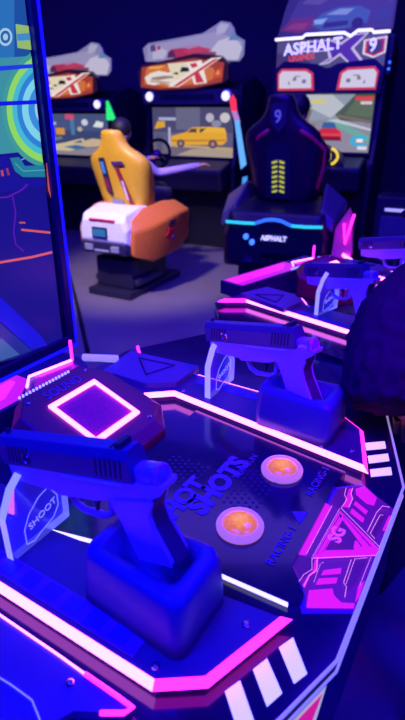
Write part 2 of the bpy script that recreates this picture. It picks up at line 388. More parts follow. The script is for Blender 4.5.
    for (x, y, nx, ny) in ((224, 502, 9, 6), (150, 478, 7, 8)):
        o = W(*uv(x, y, PZ))
        for i in range(nx):
            for j in range(ny):
                p = o+U3*(i*.0105+(j % 2)*.005)+V3*(j*.009); b.lathe((p.x, p.y, PZ), [(.0026, 0), (.0026, .0006)], dotM, n=6)
    tag(bld(b, 'dot_pattern'), kind='stuff')
    # speaker box with its light frame
    zb = lambda v: .915+(-.47-v)*.36
    def Q(u, v, dz=0): return W(u, v, zb(v)+dz)
    o8 = [(.485, -.475), (.615, -.475), (.65, -.505), (.65, -.60), (.62, -.64), (.485, -.64), (.45, -.61), (.45, -.505)]
    lo = offset(o8, .018)
    sb = bld(MB().loft([[W(u, v, DZ) for u, v in lo], [W(u, v, DZ+(zb(v)-DZ)*.7) for u, v in lo], [Q(u, v) for u, v in o8]], mat('speaker_box_plastic', '#7a1636', .35)), 'speaker_box', bevel=.002)
    fr = [(.498, -.50), (.608, -.50), (.608, -.600), (.498, -.600)]; fi = offset(fr, -.0075); b = MB()
    for i in range(4):
        j = (i+1) % 4
        q = [Q(*fr[i], .004), Q(*fr[j], .004), Q(*fi[j], .004), Q(*fi[i], .004)]; q2 = [p-Z3*.004 for p in q]
        b.add(q+q2, [(0, 1, 2, 3), (7, 6, 5, 4), (0, 4, 5, 1), (2, 6, 7, 3)], ledW)
    tag(b.build('light_frame', sb, base), label='white-pink square light frame')
    MB().loft([[Q(*p, -.0005) for p in fi], [Q(*p, .0015) for p in fi]], grilleM).build('speaker_grille', sb, base)['label'] = 'purple speaker grille'
    text('lettering', 'SOUND', .024, faint, sb, frameM4(Q(.51, -.612, .001), U3, -V3+Z3*.36), base, .0002)
    for u, v in ((.485, -.485), (.615, -.485), (.615, -.628), (.48, -.625)):
        MB().lathe(Q(u, v), [(.0045, 0), (.004, .002), (.001, .003)], chrome, n=12).build('screw', sb, base, smooth=True)
    # lit ledge under the screen
    z = .925
    lp = [(.28, -.712), (.70, -.705), (.722, -.745), (.722, -.80), (.28, -.80)]
    lg = bld(MB().prism(P2(lp), DZ, z, dark), 'screen_ledge', bevel=.003)
    b = MB()
    b.tube([W(.568, -.736, z+.004), W(.60, -.766, z+.004), W(.70, -.748, z+.004)], .0028, ledW, 6)
    b.build('ledge_light', lg, base)
    MB().tube([W(.70, -.748, z+.003), W(.70, -.748, z+.048)], .0035, ledP, 6).build('post_light', lg, base)
    MB().tube([W(.615, -.752, z+.003), W(.69, -.738, z+.003)], .002, ledP, 6).build('inner_light', lg, base)
    pic('ledge_print', [([(.29, -.716), (.53, -.716), (.562, -.738), (.596, -.768), (.596, -.797), (.29, -.797)], '#b010d0'), ([(.29, -.74), (.52, -.74), (.575, -.775), (.575, -.79), (.29, -.79)], '#e020e4'), ([(.612, -.762), (.69, -.747), (.69, -.72), (.575, -.724)], '#7a10a8')], lambda u, v: W(u, v, z), Z3, GLOWPRINT, lg, base)
    b = MB(); sl = mat('small_light', '#e0e0ff', .4, emit=(.6, .5, 1), es=.9)
    for k in range(16): b.lathe(W(.535+k*.0082, -.7185, z), [(.0024, 0), (.0024, .004), (.001, .005)], sl, n=8)
    b.build('light_row', lg, base)
    bld(MB().cyl(W(.735, -.752, DZ+.035), W(.768, -.683, DZ+.035), .008, mat('white_tube', '#d8d8e4', .35, emit=(.55, .5, .75), es=.45)), 'light_tube', smooth=True)
    return R

def button_mat():
    m = bpy.data.materials.new('button_glow'); m.use_nodes = True; nt = m.node_tree; b = nt.nodes['Principled BSDF']
    tc = nt.nodes.new('ShaderNodeTexCoord'); ln = nt.nodes.new('ShaderNodeVectorMath'); ln.operation = 'LENGTH'
    nt.links.new(tc.outputs['Object'], ln.inputs[0])
    no = nt.nodes.new('ShaderNodeTexNoise'); no.inputs['Scale'].default_value = 160; nt.links.new(tc.outputs['Object'], no.inputs['Vector'])
    ad = nt.nodes.new('ShaderNodeMath'); ad.operation = 'MULTIPLY_ADD'; ad.inputs[1].default_value = .012
    nt.links.new(no.outputs['Fac'], ad.inputs[0]); nt.links.new(ln.outputs['Value'], ad.inputs[2])
    mr = nt.nodes.new('ShaderNodeMapRange'); mr.inputs['From Min'].default_value = .014; mr.inputs['From Max'].default_value = .032; nt.links.new(ad.outputs[0], mr.inputs['Value'])
    cr = nt.nodes.new('ShaderNodeValToRGB'); e = cr.color_ramp.elements
    e[0].color = (1, .78, .32, 1); e[1].color = (.5, .12, .30, 1); e.new(.35).color = (.95, .35, .06, 1); e.new(.7).color = (.75, .16, .07, 1)
    nt.links.new(mr.outputs[0], cr.inputs[0]); nt.links.new(cr.outputs[0], b.inputs['Emission Color']); b.inputs['Emission Strength'].default_value = 1.0
    b.inputs['Base Color'].default_value = (.3, .1, .01, 1); b.inputs['Roughness'].default_value = .15; return m
buttonM = button_mat()
grilleM = mat('speaker_cloth', '#e0305a', .6, vary=.6, scale=260)

T1 = lambda u, v: UU*u+VV*v
con1 = console(T1, 'shooting_console', 'nearest shooting console, with two orange buttons and a magenta printed panel', True)
PH = math.radians(14); cA = (.25, -.43); cB = (1.245, -.42)
def T2(u, v):
    a, b = u-cA[0], v-cA[1]
    return UU*(cB[0]+a*math.cos(PH)-b*math.sin(PH))+VV*(cB[1]+a*math.sin(PH)+b*math.cos(PH))
con2 = console(T2, 'shooting_console', 'farther shooting console in front of the black racing seat, mostly hidden behind pistols', False)
# the end cover in the near corner of the picture
b1 = con1.location
cover = [(0, 615), (118, 697), (133, 708), (122, 713), (74, 711), (52, 724), (20, 760), (-80, 760), (-120, 640)]
ec = MB().prism([tuple(at(x, y, DZ+.010)[:2]) for x, y in cover], DZ, DZ+.010, navy).build('end_cover', con1, b1, bevel=.002)
MB().tube([at(x, y, DZ+.011) for x, y in ((-20, 602), (0, 615), (60, 656), (85, 674))], .0012, ledW, 6).build('edge_light', ec, b1)
MB().tube([at(x, y, DZ+.010) for x, y in ((85, 674), (118, 697), (133, 708), (124, 713), (100, 713))], .0025, ledP, 6).build('edge_light', ec, b1)['label'] = 'pink edge light at the tip'
MB().lathe(at(70, 683, DZ+.010), [(.0045, 0), (.0045, .002), (.001, .0035)], chrome, n=12).build('screw', ec, b1, smooth=True)
MB().tube([at(x, y, DZ+.0105) for x, y in ((-10, 672), (10, 684), (32, 700), (40, 720))], .0007, engr, 5).build('engraved_line', ec, b1)

# ------------------------------------------------------------------ portrait screen over the near console
sp = UU*.815+VV*-.847; SW = .53
sc0 = sp-UU*SW                                   # near bottom corner
SZ0, SZ1 = .905, 1.98
scr = empty('video_screen', (sc0+UU*SW/2), label='tall portrait video screen behind the nearest console, cropped by the picture edge', cat='screen')
so = scr.location
def Sq(s, z, d=0): p = sc0+UU*s+VV*d; return Vector((p.x, p.y, z))
bz = .020
fr = mat('screen_bezel', '#241e40', .3)
b = MB()
for s0, s1, z0, z1 in ((0, bz, SZ0, SZ1), (SW-bz, SW, SZ0, SZ1), (bz, SW-bz, SZ0, SZ0+bz), (bz, SW-bz, SZ1-bz, SZ1)):
    b.extr([Sq(s0, z0), Sq(s1, z0), Sq(s1, z1), Sq(s0, z1)], -VV*.05, fr)
b.build('bezel', scr, so, bevel=.003)
MB().extr([Sq(.01, SZ0+.01, -.05), Sq(SW-.01, SZ0+.01, -.05), Sq(SW-.01, SZ1-.01, -.05), Sq(.01, SZ1-.01, -.05)], -VV*.04, black).build('back_case', scr, so, bevel=.004)
b = MB(); b.extr([Sq(SW, SZ0, .002), Sq(SW-.006, SZ0, .002), Sq(SW-.006, SZ1, .002), Sq(SW, SZ1, .002)], -VV*.03, ledB)
b.extr([Sq(0, SZ0-.008, .002), Sq(SW, SZ0-.008, .002), Sq(SW, SZ0, .002), Sq(0, SZ0, .002)], -VV*.03, ledB); b.build('edge_light', scr, so)['label'] = 'blue edge light'
pane = MB().extr([Sq(bz-.004, SZ0+bz-.004, -.012), Sq(SW-bz+.004, SZ0+bz-.004, -.012), Sq(SW-bz+.004, SZ1-bz+.004, -.012), Sq(bz-.004, SZ1-bz+.004, -.012)], -VV*.02, mat('screen_glass', '#0c0a30', .08, spec=.6)).build('screen_panel', scr, so)
sp0 = Sq(0, 1, -.012)
NS = VV
sfn = lambda x, y: on_plane(x, y, sp0, NS)
RX = lambda y: 24.5+y*.112                        # right edge of the display at a picture height
arcs = []
for r, c in ((60, '#3f9a8a'), (55, '#8fd64a'), (48, '#46b8c8'), (42, '#2f7fd0'), (36, '#7fd2e0'), (28, '#3a8ad8'), (20, '#9ad0d8'), (11, '#5a86c0')):
    arcs.append(([p for p in disc(50, 108, r*.8, 40, r, PI*.5, PI*1.5)], c))
def clipx(pts): return [(min(x, RX(y)-.3), y) for x, y in pts]
items = [([(-60, -40), (RX(-40), -40), (RX(348), 348), (-60, 376)], '#15127c'),
         ([(-60, -40), (RX(-40), -40), (RX(150), 150), (-60, 150)], '#1b4f94'),
         ([(-60, -40), (14, -40), (14, 70), (-60, 74)], '#2a6fae'),
         ([(-60, 62), (0, 58), (14, 57), (RX(60), 56), (RX(150), 150), (-60, 160)], '#3c8f96'),
         (disc(5, 37, 7, 18, 9), '#a8c8dc'), (disc(5, 37, 5, 18, 6.5), '#24639c'), (disc(5, 37, 2.6, 14, 3.5), '#a8c8dc'),
         ([(15, 24), (28, 26), (31, 50), (17, 48)], '#93b85c'), ([(16, 34), (29, 33), (30, 40), (17, 41)], '#3f8cc0')]
items += [(clipx(p), c) for p, c in arcs]
items += [([(-60, 70), (RX(65), 64), (RX(68), 68), (-60, 76)], '#2038e0'), ([(-60, 104), (RX(100), 100), (RX(104), 104), (-60, 109)], '#1218e0'),  # blue bars: reflections painted into the picture
          ([(-60, 160), (8, 156), (12, 172), (20, 179), (RX(178), 178), (RX(186), 186), (-60, 200)], '#17138a'), ([(9, 158), (18, 157), (24, 166), (RX(166), 165), (RX(177), 177), (22, 177), (14, 171)], '#1f7a8c')]
for pl, w, c in (([(14, 163), (22, 171), (RX(171), 170)], 1.2, '#48a0b0'), ([(20, 160), (24, 158)], 1.2, '#60a0c0'), ([(46, 163), (48, 190), (53, 204)], 2.2, '#c0504a'),
                 ([(-30, 268), (0, 262), (30, 257), (51, 252)], 2.4, '#d85a4a'), ([(20, 229.5), (49, 232.5)], 2.2, '#d8583c'), ([(18, 222.5), (24, 222.5)], 1.8, '#c0503c'),  # orange and purple lines: neon reflections painted on the glass
                 ([(-10, 198), (6, 197), (20, 190), (26, 184)], 1.6, '#5a1ab0'), ([(11, 196), (14, 212), (12, 232), (14, 244), (22, 251)], 1.6, '#5016a8'), ([(0, 170), (1, 176)], 2.5, '#b04a4a'), ([(5, 168), (7, 175)], 2.2, '#903a50')):
    items += [(q, c) for q in line(pl, w)]
items += [([(-60, 268), (0, 298), (38, 334), (46, 345), (30, 349), (0, 322), (-60, 296)], '#1616d8'), ([(-60, 300), (0, 324), (30, 350), (-60, 380)], '#202a8c'), ([(-60, 330), (0, 338), (18, 354), (-60, 380)], '#3a5a9c')]  # blue band and pale patches: painted reflections, not display content
pic('screen_picture', items, sfn, NS, SCREEN, pane, so, .00012, .0005)
for s in (.09, SW-.09): MB().extr([Sq(s-.03, 0, -.09), Sq(s+.03, 0, -.09), Sq(s+.03, SZ1-.3, -.09), Sq(s-.03, SZ1-.3, -.09)], -VV*.04, black).build('post', scr, so, bevel=.003)
MB().extr([Sq(.02, 0, -.05), Sq(SW-.02, 0, -.05), Sq(SW-.02, 0, -.35), Sq(.02, 0, -.35)], (0, 0, .03), black).build('foot_plate', scr, so, bevel=.004)

# ------------------------------------------------------------------ pistols
def gun():
    R = empty('arcade_pistol', cat='toy gun')
    b = MB()                                        # x towards the muzzle, slide top at z .150
    b.yz([(-.0135, .116), (.0135, .116), (.0135, .140), (.009, .150), (-.009, .150), (-.0135, .140)], 0, .2, slideM)
    for x0 in (.012, .15):
        for k in range(6): b.box((x0+k*.0065, 0, .131), (.0028, .0286, .022), black, Euler((0, -.25, 0)))
    for k in range(3): b.box((.01+k*.007, 0, .1505), (.003, .014, .002), black)
    b.build('slide', R, bevel=.0012)
    MB().box((.012, 0, .1535), (.008, .018, .006), black).build('rear_sight', R, bevel=.0005); MB().box((.19, 0, .153), (.006, .004, .005), black).build('front_sight', R, bevel=.0005)
    MB().lathe((.2, 0, .134), [(.0075, -.004), (.0075, .006), (.005, .006), (.005, -.004)], slideM, (1, 0, 0), 18).build('barrel', R)
    MB().xz([(-.004, .117), (.192, .117), (.192, .096), (.125, .090), (.120, .086), (.06, .088), (.045, .092), (-.01, .098), (-.03, .108), (-.034, .116)], -.0125, .0125, frameM).build('frame', R, bevel=.003)
    g = MB().xz([(-.018, .1), (.040, .093), (.032, .07), (.027, .045), (.022, .026), (-.022, .026), (-.018, .04), (-.010, .065), (-.008, .082)], -.0145, .0145, frameM).build('grip', R, bevel=.006, seg=3)
    MB().xz([(-.019, .1), (-.009, .082), (-.011, .065), (-.020, .04), (-.025, .025), (-.018, .025), (-.013, .04), (-.005, .065), (-.002, .082), (-.008, .1)], -.0095, .0095, gripM).build('backstrap', g, bevel=.002)
    MB().tube([(.05, 0, .092), (.056, 0, .066), (.07, 0, .060), (.1, 0, .062), (.112, 0, .070), (.118, 0, .088)], .0042, frameM, 10).build('trigger_guard', R, smooth=True)
    MB().tube([(.078, 0, .09), (.075, 0, .078), (.079, 0, .066)], [.004, .0035, .002], black).build('trigger', R, smooth=True)
    tail = MB().box((-.013, 0, .121), (.034, .022, .024), mat('tail_metal', '#b8a8c0', .25, metal=.3)).build('rear_cap', R, bevel=.009, seg=4); tail['label'] = 'shiny rounded rear cap'
    MB().ring((-.0265, 0, .121), .0105, .0022, mat('end_ring', '#e07ac0', .3), (1, 0, 0), 20, 6).build('cap_rim', tail, smooth=True)['label'] = 'pink rim'
    for y in (-1, 1):
        MB().lathe((.152, y*.0133, .128), [(.0075, 0), (.0075, .0012), (.006, .0014), (.006, .001), (.004, .001), (.004, .0014), (.0005, .0014)], chrome, (0, y, 0), 20).build('badge', R)
        MB().box((.06, y*.0135, .1135), (.085, .0025, .003), mat('rail_metal', '#b8e0e0', .35)).build('rail', R, bevel=.0005)
    MB().tube([(.002, 0, .03), (.0, 0, .014)], .006, rubber).build('cable', R, smooth=True)
    return R
G0 = gun(); gl = [('blue-lit pistol on the nearest console, in front of the square light frame', None), ('purple-framed pistol in the middle, behind the long white light strip of the nearest console', None),
      ('pistol on the farther console just below the pink ledge lights', None), ('farthest pistol, at the right edge below the black cabinet', None)]
def U3(u, v, z): p = UU*u+VV*v; return Vector((p.x, p.y, z))
def place(g, rear, d):                  # rear end of the slide and the pointing direction
    d = Vector(d).normalized(); M = Matrix.Rotation(math.atan2(d.y, d.x), 4, 'Z') @ Matrix.Rotation(math.asin(-d.z), 4, 'Y')
    g.rotation_euler = M.to_euler(); g.scale = (1.03,)*3; g.location = Vector(rear)-(M @ Vector((0, 0, .1545))); return g
specs = [(U3(.325, -.278, 1.106), U3(0, -.206, -.054)), (U3(.742, -.276, 1.089), U3(.048, -.192, -.046)), (U3(1.275, -.316, 1.063), U3(.085, -.17, -.042)), (U3(1.595, -.262, 1.078), U3(.085, -.17, -.042))]
guns = []
for i, (p, d) in enumerate(specs):
    g = G0 if i == 0 else copy_tree(G0)
    place(g, p, d); tag(g, gl[i][0], 'toy gun', 'pistols on the shooting consoles'); guns.append(g)

# ------------------------------------------------------------------ racing cabinets
ROW = math.radians(-24)
cabM = mat('cabinet_black', '#1b1826', .4)
def cab_shell(R, w, h, screen_z0, screen_z1, hood):
    b = MB()
    b.yz([(-.02, 0), (.75, 0), (.75, h-.35), (.45, h-.25), (.12, h-.25), (.05, screen_z0), (-.02, screen_z0-.15)], -w/2, w/2, cabM)
    b.build('body', R, bevel=.01)
    for s in (-1, 1):
        MB().yz([(-.12, .0), (.78, 0), (.78, h-.3), (.40, h-.2), (.02, h-.3), (-.06, screen_z0+.1), (-.16, screen_z0-.1), (-.14, .3)], s*(w/2+.001), s*(w/2+.035), black).build('side_panel', R, bevel=.006)
    MB().box((0, -.17, screen_z0-.19), (w-.08, .34, .22), black, Euler((.25, 0, 0))).build('dashboard', R, bevel=.03)
def wheel(R, x, z, y=-.38, hub=None):
    ax = Vector((0, -1, .45)).normalized(); c = Vector((x, y, z))
    w = MB().ring(c, .15, .017, rubber, ax, 32, 8).build('steering_wheel', R, smooth=True)
    b = MB().lathe(c, [(.002, .012), (.05, .01), (.055, -.02), (.03, -.03), (.03, -.16)], black, ax, 20)
    q = ax.cross(Vector((1, 0, 0))).normalized()
    for a in (0, 180, 270): d = Vector((1, 0, 0))*math.cos(math.radians(a))+q*math.sin(math.radians(a)); b.cyl(c, c+d*.148, .012, black)
    b.build('wheel_hub', w, bevel=.002)
    MB().lathe(c+ax*.012, [(.03, 0), (.03, .004), (.002, .006)], hub or mat('wheel_badge', '#b070c0', .2, metal=.7), ax, 18).build('wheel_badge', w)
def face(w, z0, z1, y, tilt=0):
    return lambda x, t: Vector((-w/2+w*x, y+tilt*t, z0+(z1-z0)*t))
FN = Vector((0, -1, 0))
def pony_cab(pict, side_items, label):
    R = empty('racing_cabinet', cat='arcade machine')
    cab_shell(R, 1.0, 1.92, .97, 1.46, 0)
    sc = MB().box((0, -.0, 1.19), (.98, .05, .54), black).build('screen', R, bevel=.008)
    pic('screen_picture', pict, face(.93, .95, 1.425, -.026), FN, SCREEN, sc)
    hb = MB().xz([(-.5, 1.455), (.5, 1.455), (.52, 1.54), (.46, 1.59), (-.46, 1.59), (-.52, 1.54)], -.14, .1, mat('hood_grey', '#4a485c', .4)).build('light_bar', R, bevel=.012)
    MB().box((0, -.143, 1.52), (.6, .01, .05), mat('hood_slot', '#20263c', .4)).build('bar_slot', hb, bevel=.002)
    for s in (-1, 1):
        MB().lathe((s*.425, -.14, 1.525), [(.06, 0), (.06, .012), (.05, .014)], chrome, FN, 24).build('lamp_ring', hb, smooth=True)
        MB().lathe((s*.425, -.152, 1.525), [(.045, 0), (.04, .01), (.002, .014)], mat('headlamp', '#ffffff', .3, emit=(.75, .72, 1), es=1.3), FN, 24).build('headlamp', hb, smooth=True)
    # DX marquee
    f = face(.98, 1.575, 1.90, -.17)
    ol = [(-.03, .08), (.2, .0), (.62, .04), (.9, .18), (.97, .3), (.96, .7), (.88, .9), (.6, .98), (.3, .84), (0, .72), (-.05, .5)]
    mq = MB().extr([f(*p) for p in ol], (0, .07, 0), black).build('marquee', R, bevel=.006)
    it = [(ol, '#30140c'), ([(-.02, .12), (.2, .05), (.6, .08), (.9, .22), (.92, .72), (.6, .86), (.3, .76), (0, .66)], '#b0441a'), ([(.02, .2), (.3, .1), (.7, .2), (.86, .35), (.8, .6), (.4, .7), (.05, .6)], '#e07a2c'),
          ([(.06, .2), (.14, .16), (.22, .22), (.34, .16), (.46, .24), (.5, .42), (.44, .58), (.3, .5), (.2, .56), (.1, .5), (.03, .38)], '#f6eede'),
          ([(.1, .32), (.2, .3), (.3, .34), (.42, .36), (.42, .4), (.26, .42), (.12, .38)], '#a88a80'), ([(.08, .26), (.3, .2), (.34, .24), (.12, .3)], '#c8a090'),
          ([(.38, .3), (.64, .38), (.7, .6), (.62, .78), (.3, .74), (.32, .6)], '#f4e6c4'), ([(.44, .5), (.56, .52), (.56, .62), (.46, .64)], '#28241c'), ([(.36, .46), (.42, .44), (.42, .5), (.38, .5)], '#28241c'),
          ([(.3, .12), (.42, .1), (.9, .86), (.78, .84)], '#fff4ec'), ([(.6, .16), (.74, .2), (.68, .8), (.52, .74)], '#fff4ec'),
          ([(.36, .13), (.41, .12), (.87, .83), (.81, .81)], '#d83a40'), ([(.62, .2), (.71, .22), (.65, .5), (.6, .46)], '#d83a40'), ([(.58, .6), (.64, .64), (.62, .74), (.55, .71)], '#d83a40'),
          ([(.06, .62), (.2, .6), (.3, .7), (.1, .68)], '#ffb040'), ([(.8, .3), (.9, .34), (.9, .6), (.82, .5)], '#d8531c'), ([(.83, .4), (.88, .42), (.86, .55)], '#ffa040')]
    pic('marquee_print', it, f, FN, PRINT, mq)
    # cut-out topper
    f = face(1.06, 1.84, 2.17, -.02, .04)
    ol = [(.0, .04), (.98, -.04), (1.02, .1), (1.02, .48), (.93, .62), (.91, .8), (.87, .95), (.78, 1.0), (.72, .9), (.6, .72), (.3, .62), (.03, .54), (-.03, .4)]
    tp = MB().extr([f(*p) for p in ol], (0, .03, 0), grey).build('topper', R, bevel=.004)
    it = [(ol, '#8c88bc'), ([(.02, .05), (.96, -.02), (1, .44), (.9, .58), (.72, .74), (.3, .56), (.02, .48)], '#a49cc4'), ([(.7, .02), (.97, 0), (1, .3), (.96, .46), (.86, .58), (.76, .5), (.7, .3)], '#cfc8e0'),
          ([(.74, .66), (.82, .7), (.86, .9), (.78, .95), (.74, .84)], '#b8b4d0'), ([(.86, .5), (.96, .5), (.96, .58), (.9, .7)], '#6a88b8'),
          ([(.08, .1), (.2, .08), (.24, .3), (.16, .42), (.08, .36)], '#c4bcd8'), ([(.06, .3), (.12, .32), (.1, .5), (.05, .46)], '#5a4a7c'), ([(.13, .34), (.17, .36), (.16, .46), (.13, .44)], '#c03050'),
          ([(.24, .12), (.48, .1), (.52, .3), (.4, .38), (.27, .34)], '#b8344c'), ([(.24, .12), (.34, .11), (.3, .32), (.25, .28)], '#5a2a48'), ([(.4, .28), (.56, .4), (.7, .3), (.64, .2), (.5, .18)], '#c8405a'),
          ([(.34, .36), (.46, .44), (.6, .42), (.52, .36)], '#b088b8'), ([(.5, .08), (.74, .07), (.75, .22), (.62, .26), (.5, .2)], '#a04258'), ([(.55, .1), (.72, .09), (.72, .17), (.56, .18)], '#5a4a7c'), ([(.12, .02), (.7, -.01), (.7, .05), (.12, .09)], '#8a84b0')]
    pic('topper_print', it, f, FN, PRINT, tp)
    # tall lamp on the right-hand edge
    f2 = lambda x, t: Vector((.49+x*1.3, -.20-.03*t, .55+t))
    for nm, ol, c in side_items:
        sl = MB().extr([f2(*p) for p in ol], (0, .05, 0), black).build('side_lamp', R)
        pic('lamp_face', [(p, q) for p, q in c], f2, FN, GLOWPRINT, sl)
    wheel(R, -.22, .99, -.42)
    return R
pic_yellow = [(rect(0, 0, 1, 1), '#5c5a78'), (rect(0, .5, 1, 1), '#4a4868'), (rect(.3, .55, .6, 1), '#66647e'), ([(0, 0), (1, 0), (1, .22), (0, .3)], '#6e6470'), ([(.3, .02), (1, .0), (1, .2), (.5, .16)], '#a89886'), ([(.2, .2), (1, .16), (1, .2), (.2, .25)], '#c0a06a'),
    (disc(.72, .8, .05, 12, .09), '#b8b0bc'), (disc(.9, .8, .06, 12, .1), '#c8c0c4'), (disc(.8, .68, .06, 12, .07), '#8c88a0'), (rect(.08, .74, .3, .8), '#a8acc8'),
    ([(.02, .56), (.16, .6), (.16, .72), (.06, .72)], '#d8a01c'), (rect(.2, .1, .23, .6), '#b4b0c8'), (rect(.04, .1, .12, .45), '#56546c'),
    ([(.23, .25), (.24, .42), (.42, .5), (.5, .6), (.66, .62), (.8, .52), (.92, .5), (.93, .34), (.88, .26), (.4, .24)], '#e0a416'), ([(.44, .5), (.5, .58), (.56, .58), (.56, .5)], '#4a4438'), ([(.6, .5), (.6, .58), (.66, .58), (.74, .5)], '#4a4438'), ([(.24, .3), (.92, .34), (.92, .37), (.24, .34)], '#b87c10'),
    ([(.62, .5), (.7, .62), (.9, .6), (.92, .5)], '#e8b020'), (disc(.36, .27, .05, 14, .085), '#5a3a34'), (disc(.76, .27, .055, 14, .09), '#5a3a34'), (disc(.36, .27, .025, 10, .045), '#98808c'), (disc(.76, .27, .028, 10, .048), '#98808c')]
pic_crowd = [(rect(0, 0, 1, 1), '#3a4468'), (rect(0, .6, 1, 1), '#46527a'), ([(0, .02), (1, 0), (1, .2), (0, .22)], '#8a8088'), ([(.05, .12), (.4, .1), (.7, .3), (.6, .42), (.3, .3), (.1, .24)], '#c8b894'), ([(.5, .3), (.75, .42), (.98, .4), (.9, .24), (.6, .2)], '#c4ac8c'), ([(.3, .2), (.5, .26), (.7, .2), (.5, .14)], '#3c6a94'), ([(.45, .3), (.6, .32), (.58, .38)], '#2c4a78'),
    (rect(.2, .5, .34, .66), '#d09038'), ([(.36, .88), (.5, .86), (.5, .98), (.38, 1)], '#d04878'), (disc(.66, .8, .05, 10, .08), '#c8ccd8'), ([(.78, .7), (.92, .68), (.94, .8), (.84, .84)], '#d8dcdc'), (disc(.58, .64, .04, 10, .06), '#b0a890'), (rect(.1, .74, .22, .8), '#b0b8cc'), (rect(.44, .5, .5, .86), '#4878a0'), ([(.1, .32), (.3, .4), (.28, .46), (.1, .42)], '#6a7488')]
lamp_rb = [('a', [(.0, .95), (.03, 1.0), (.06, .95), (.16, .35), (.10, .30)], [([(.004, .94), (.03, .99), (.056, .94), (.066, .84), (.02, .84)], '#e8304a'), ([(.02, .84), (.066, .84), (.095, .74), (.05, .74)], '#a070b0'), ([(.045, .76), (.085, .76), (.15, .36), (.104, .31)], '#5aa0e8')]),
           ('b', [(.115, .24), (.165, .26), (.15, -.02), (.10, -.02)], [([(.12, .235), (.16, .25), (.145, -.01), (.105, -.01)], '#3f8ad8')])]
lamp_g = [('a', [(.08, 1.02), (.11, 1.02), (.13, .97), (.18, .80), (.06, .80)], [([(.083, 1.01), (.107, 1.01), (.17, .81), (.068, .81)], '#28d870')])]
c2 = pony_cab(pic_yellow, lamp_rb, ''); tag(c2, 'middle racing cabinet with a yellow car on screen and a red and blue edge lamp', 'arcade machine', 'racing cabinets along the back wall')
c2.location = (-.10, 6.04, 0); c2.rotation_euler = (0, 0, ROW)
c1 = pony_cab(pic_crowd, lamp_g, ''); tag(c1, 'left racing cabinet with a green edge lamp, partly behind the portrait screen', 'arcade machine', 'racing cabinets along the back wall')
c1.location = (-1.50, 6.80, 0); c1.rotation_euler = (0, 0, ROW); c1.scale = (1, 1, .955)

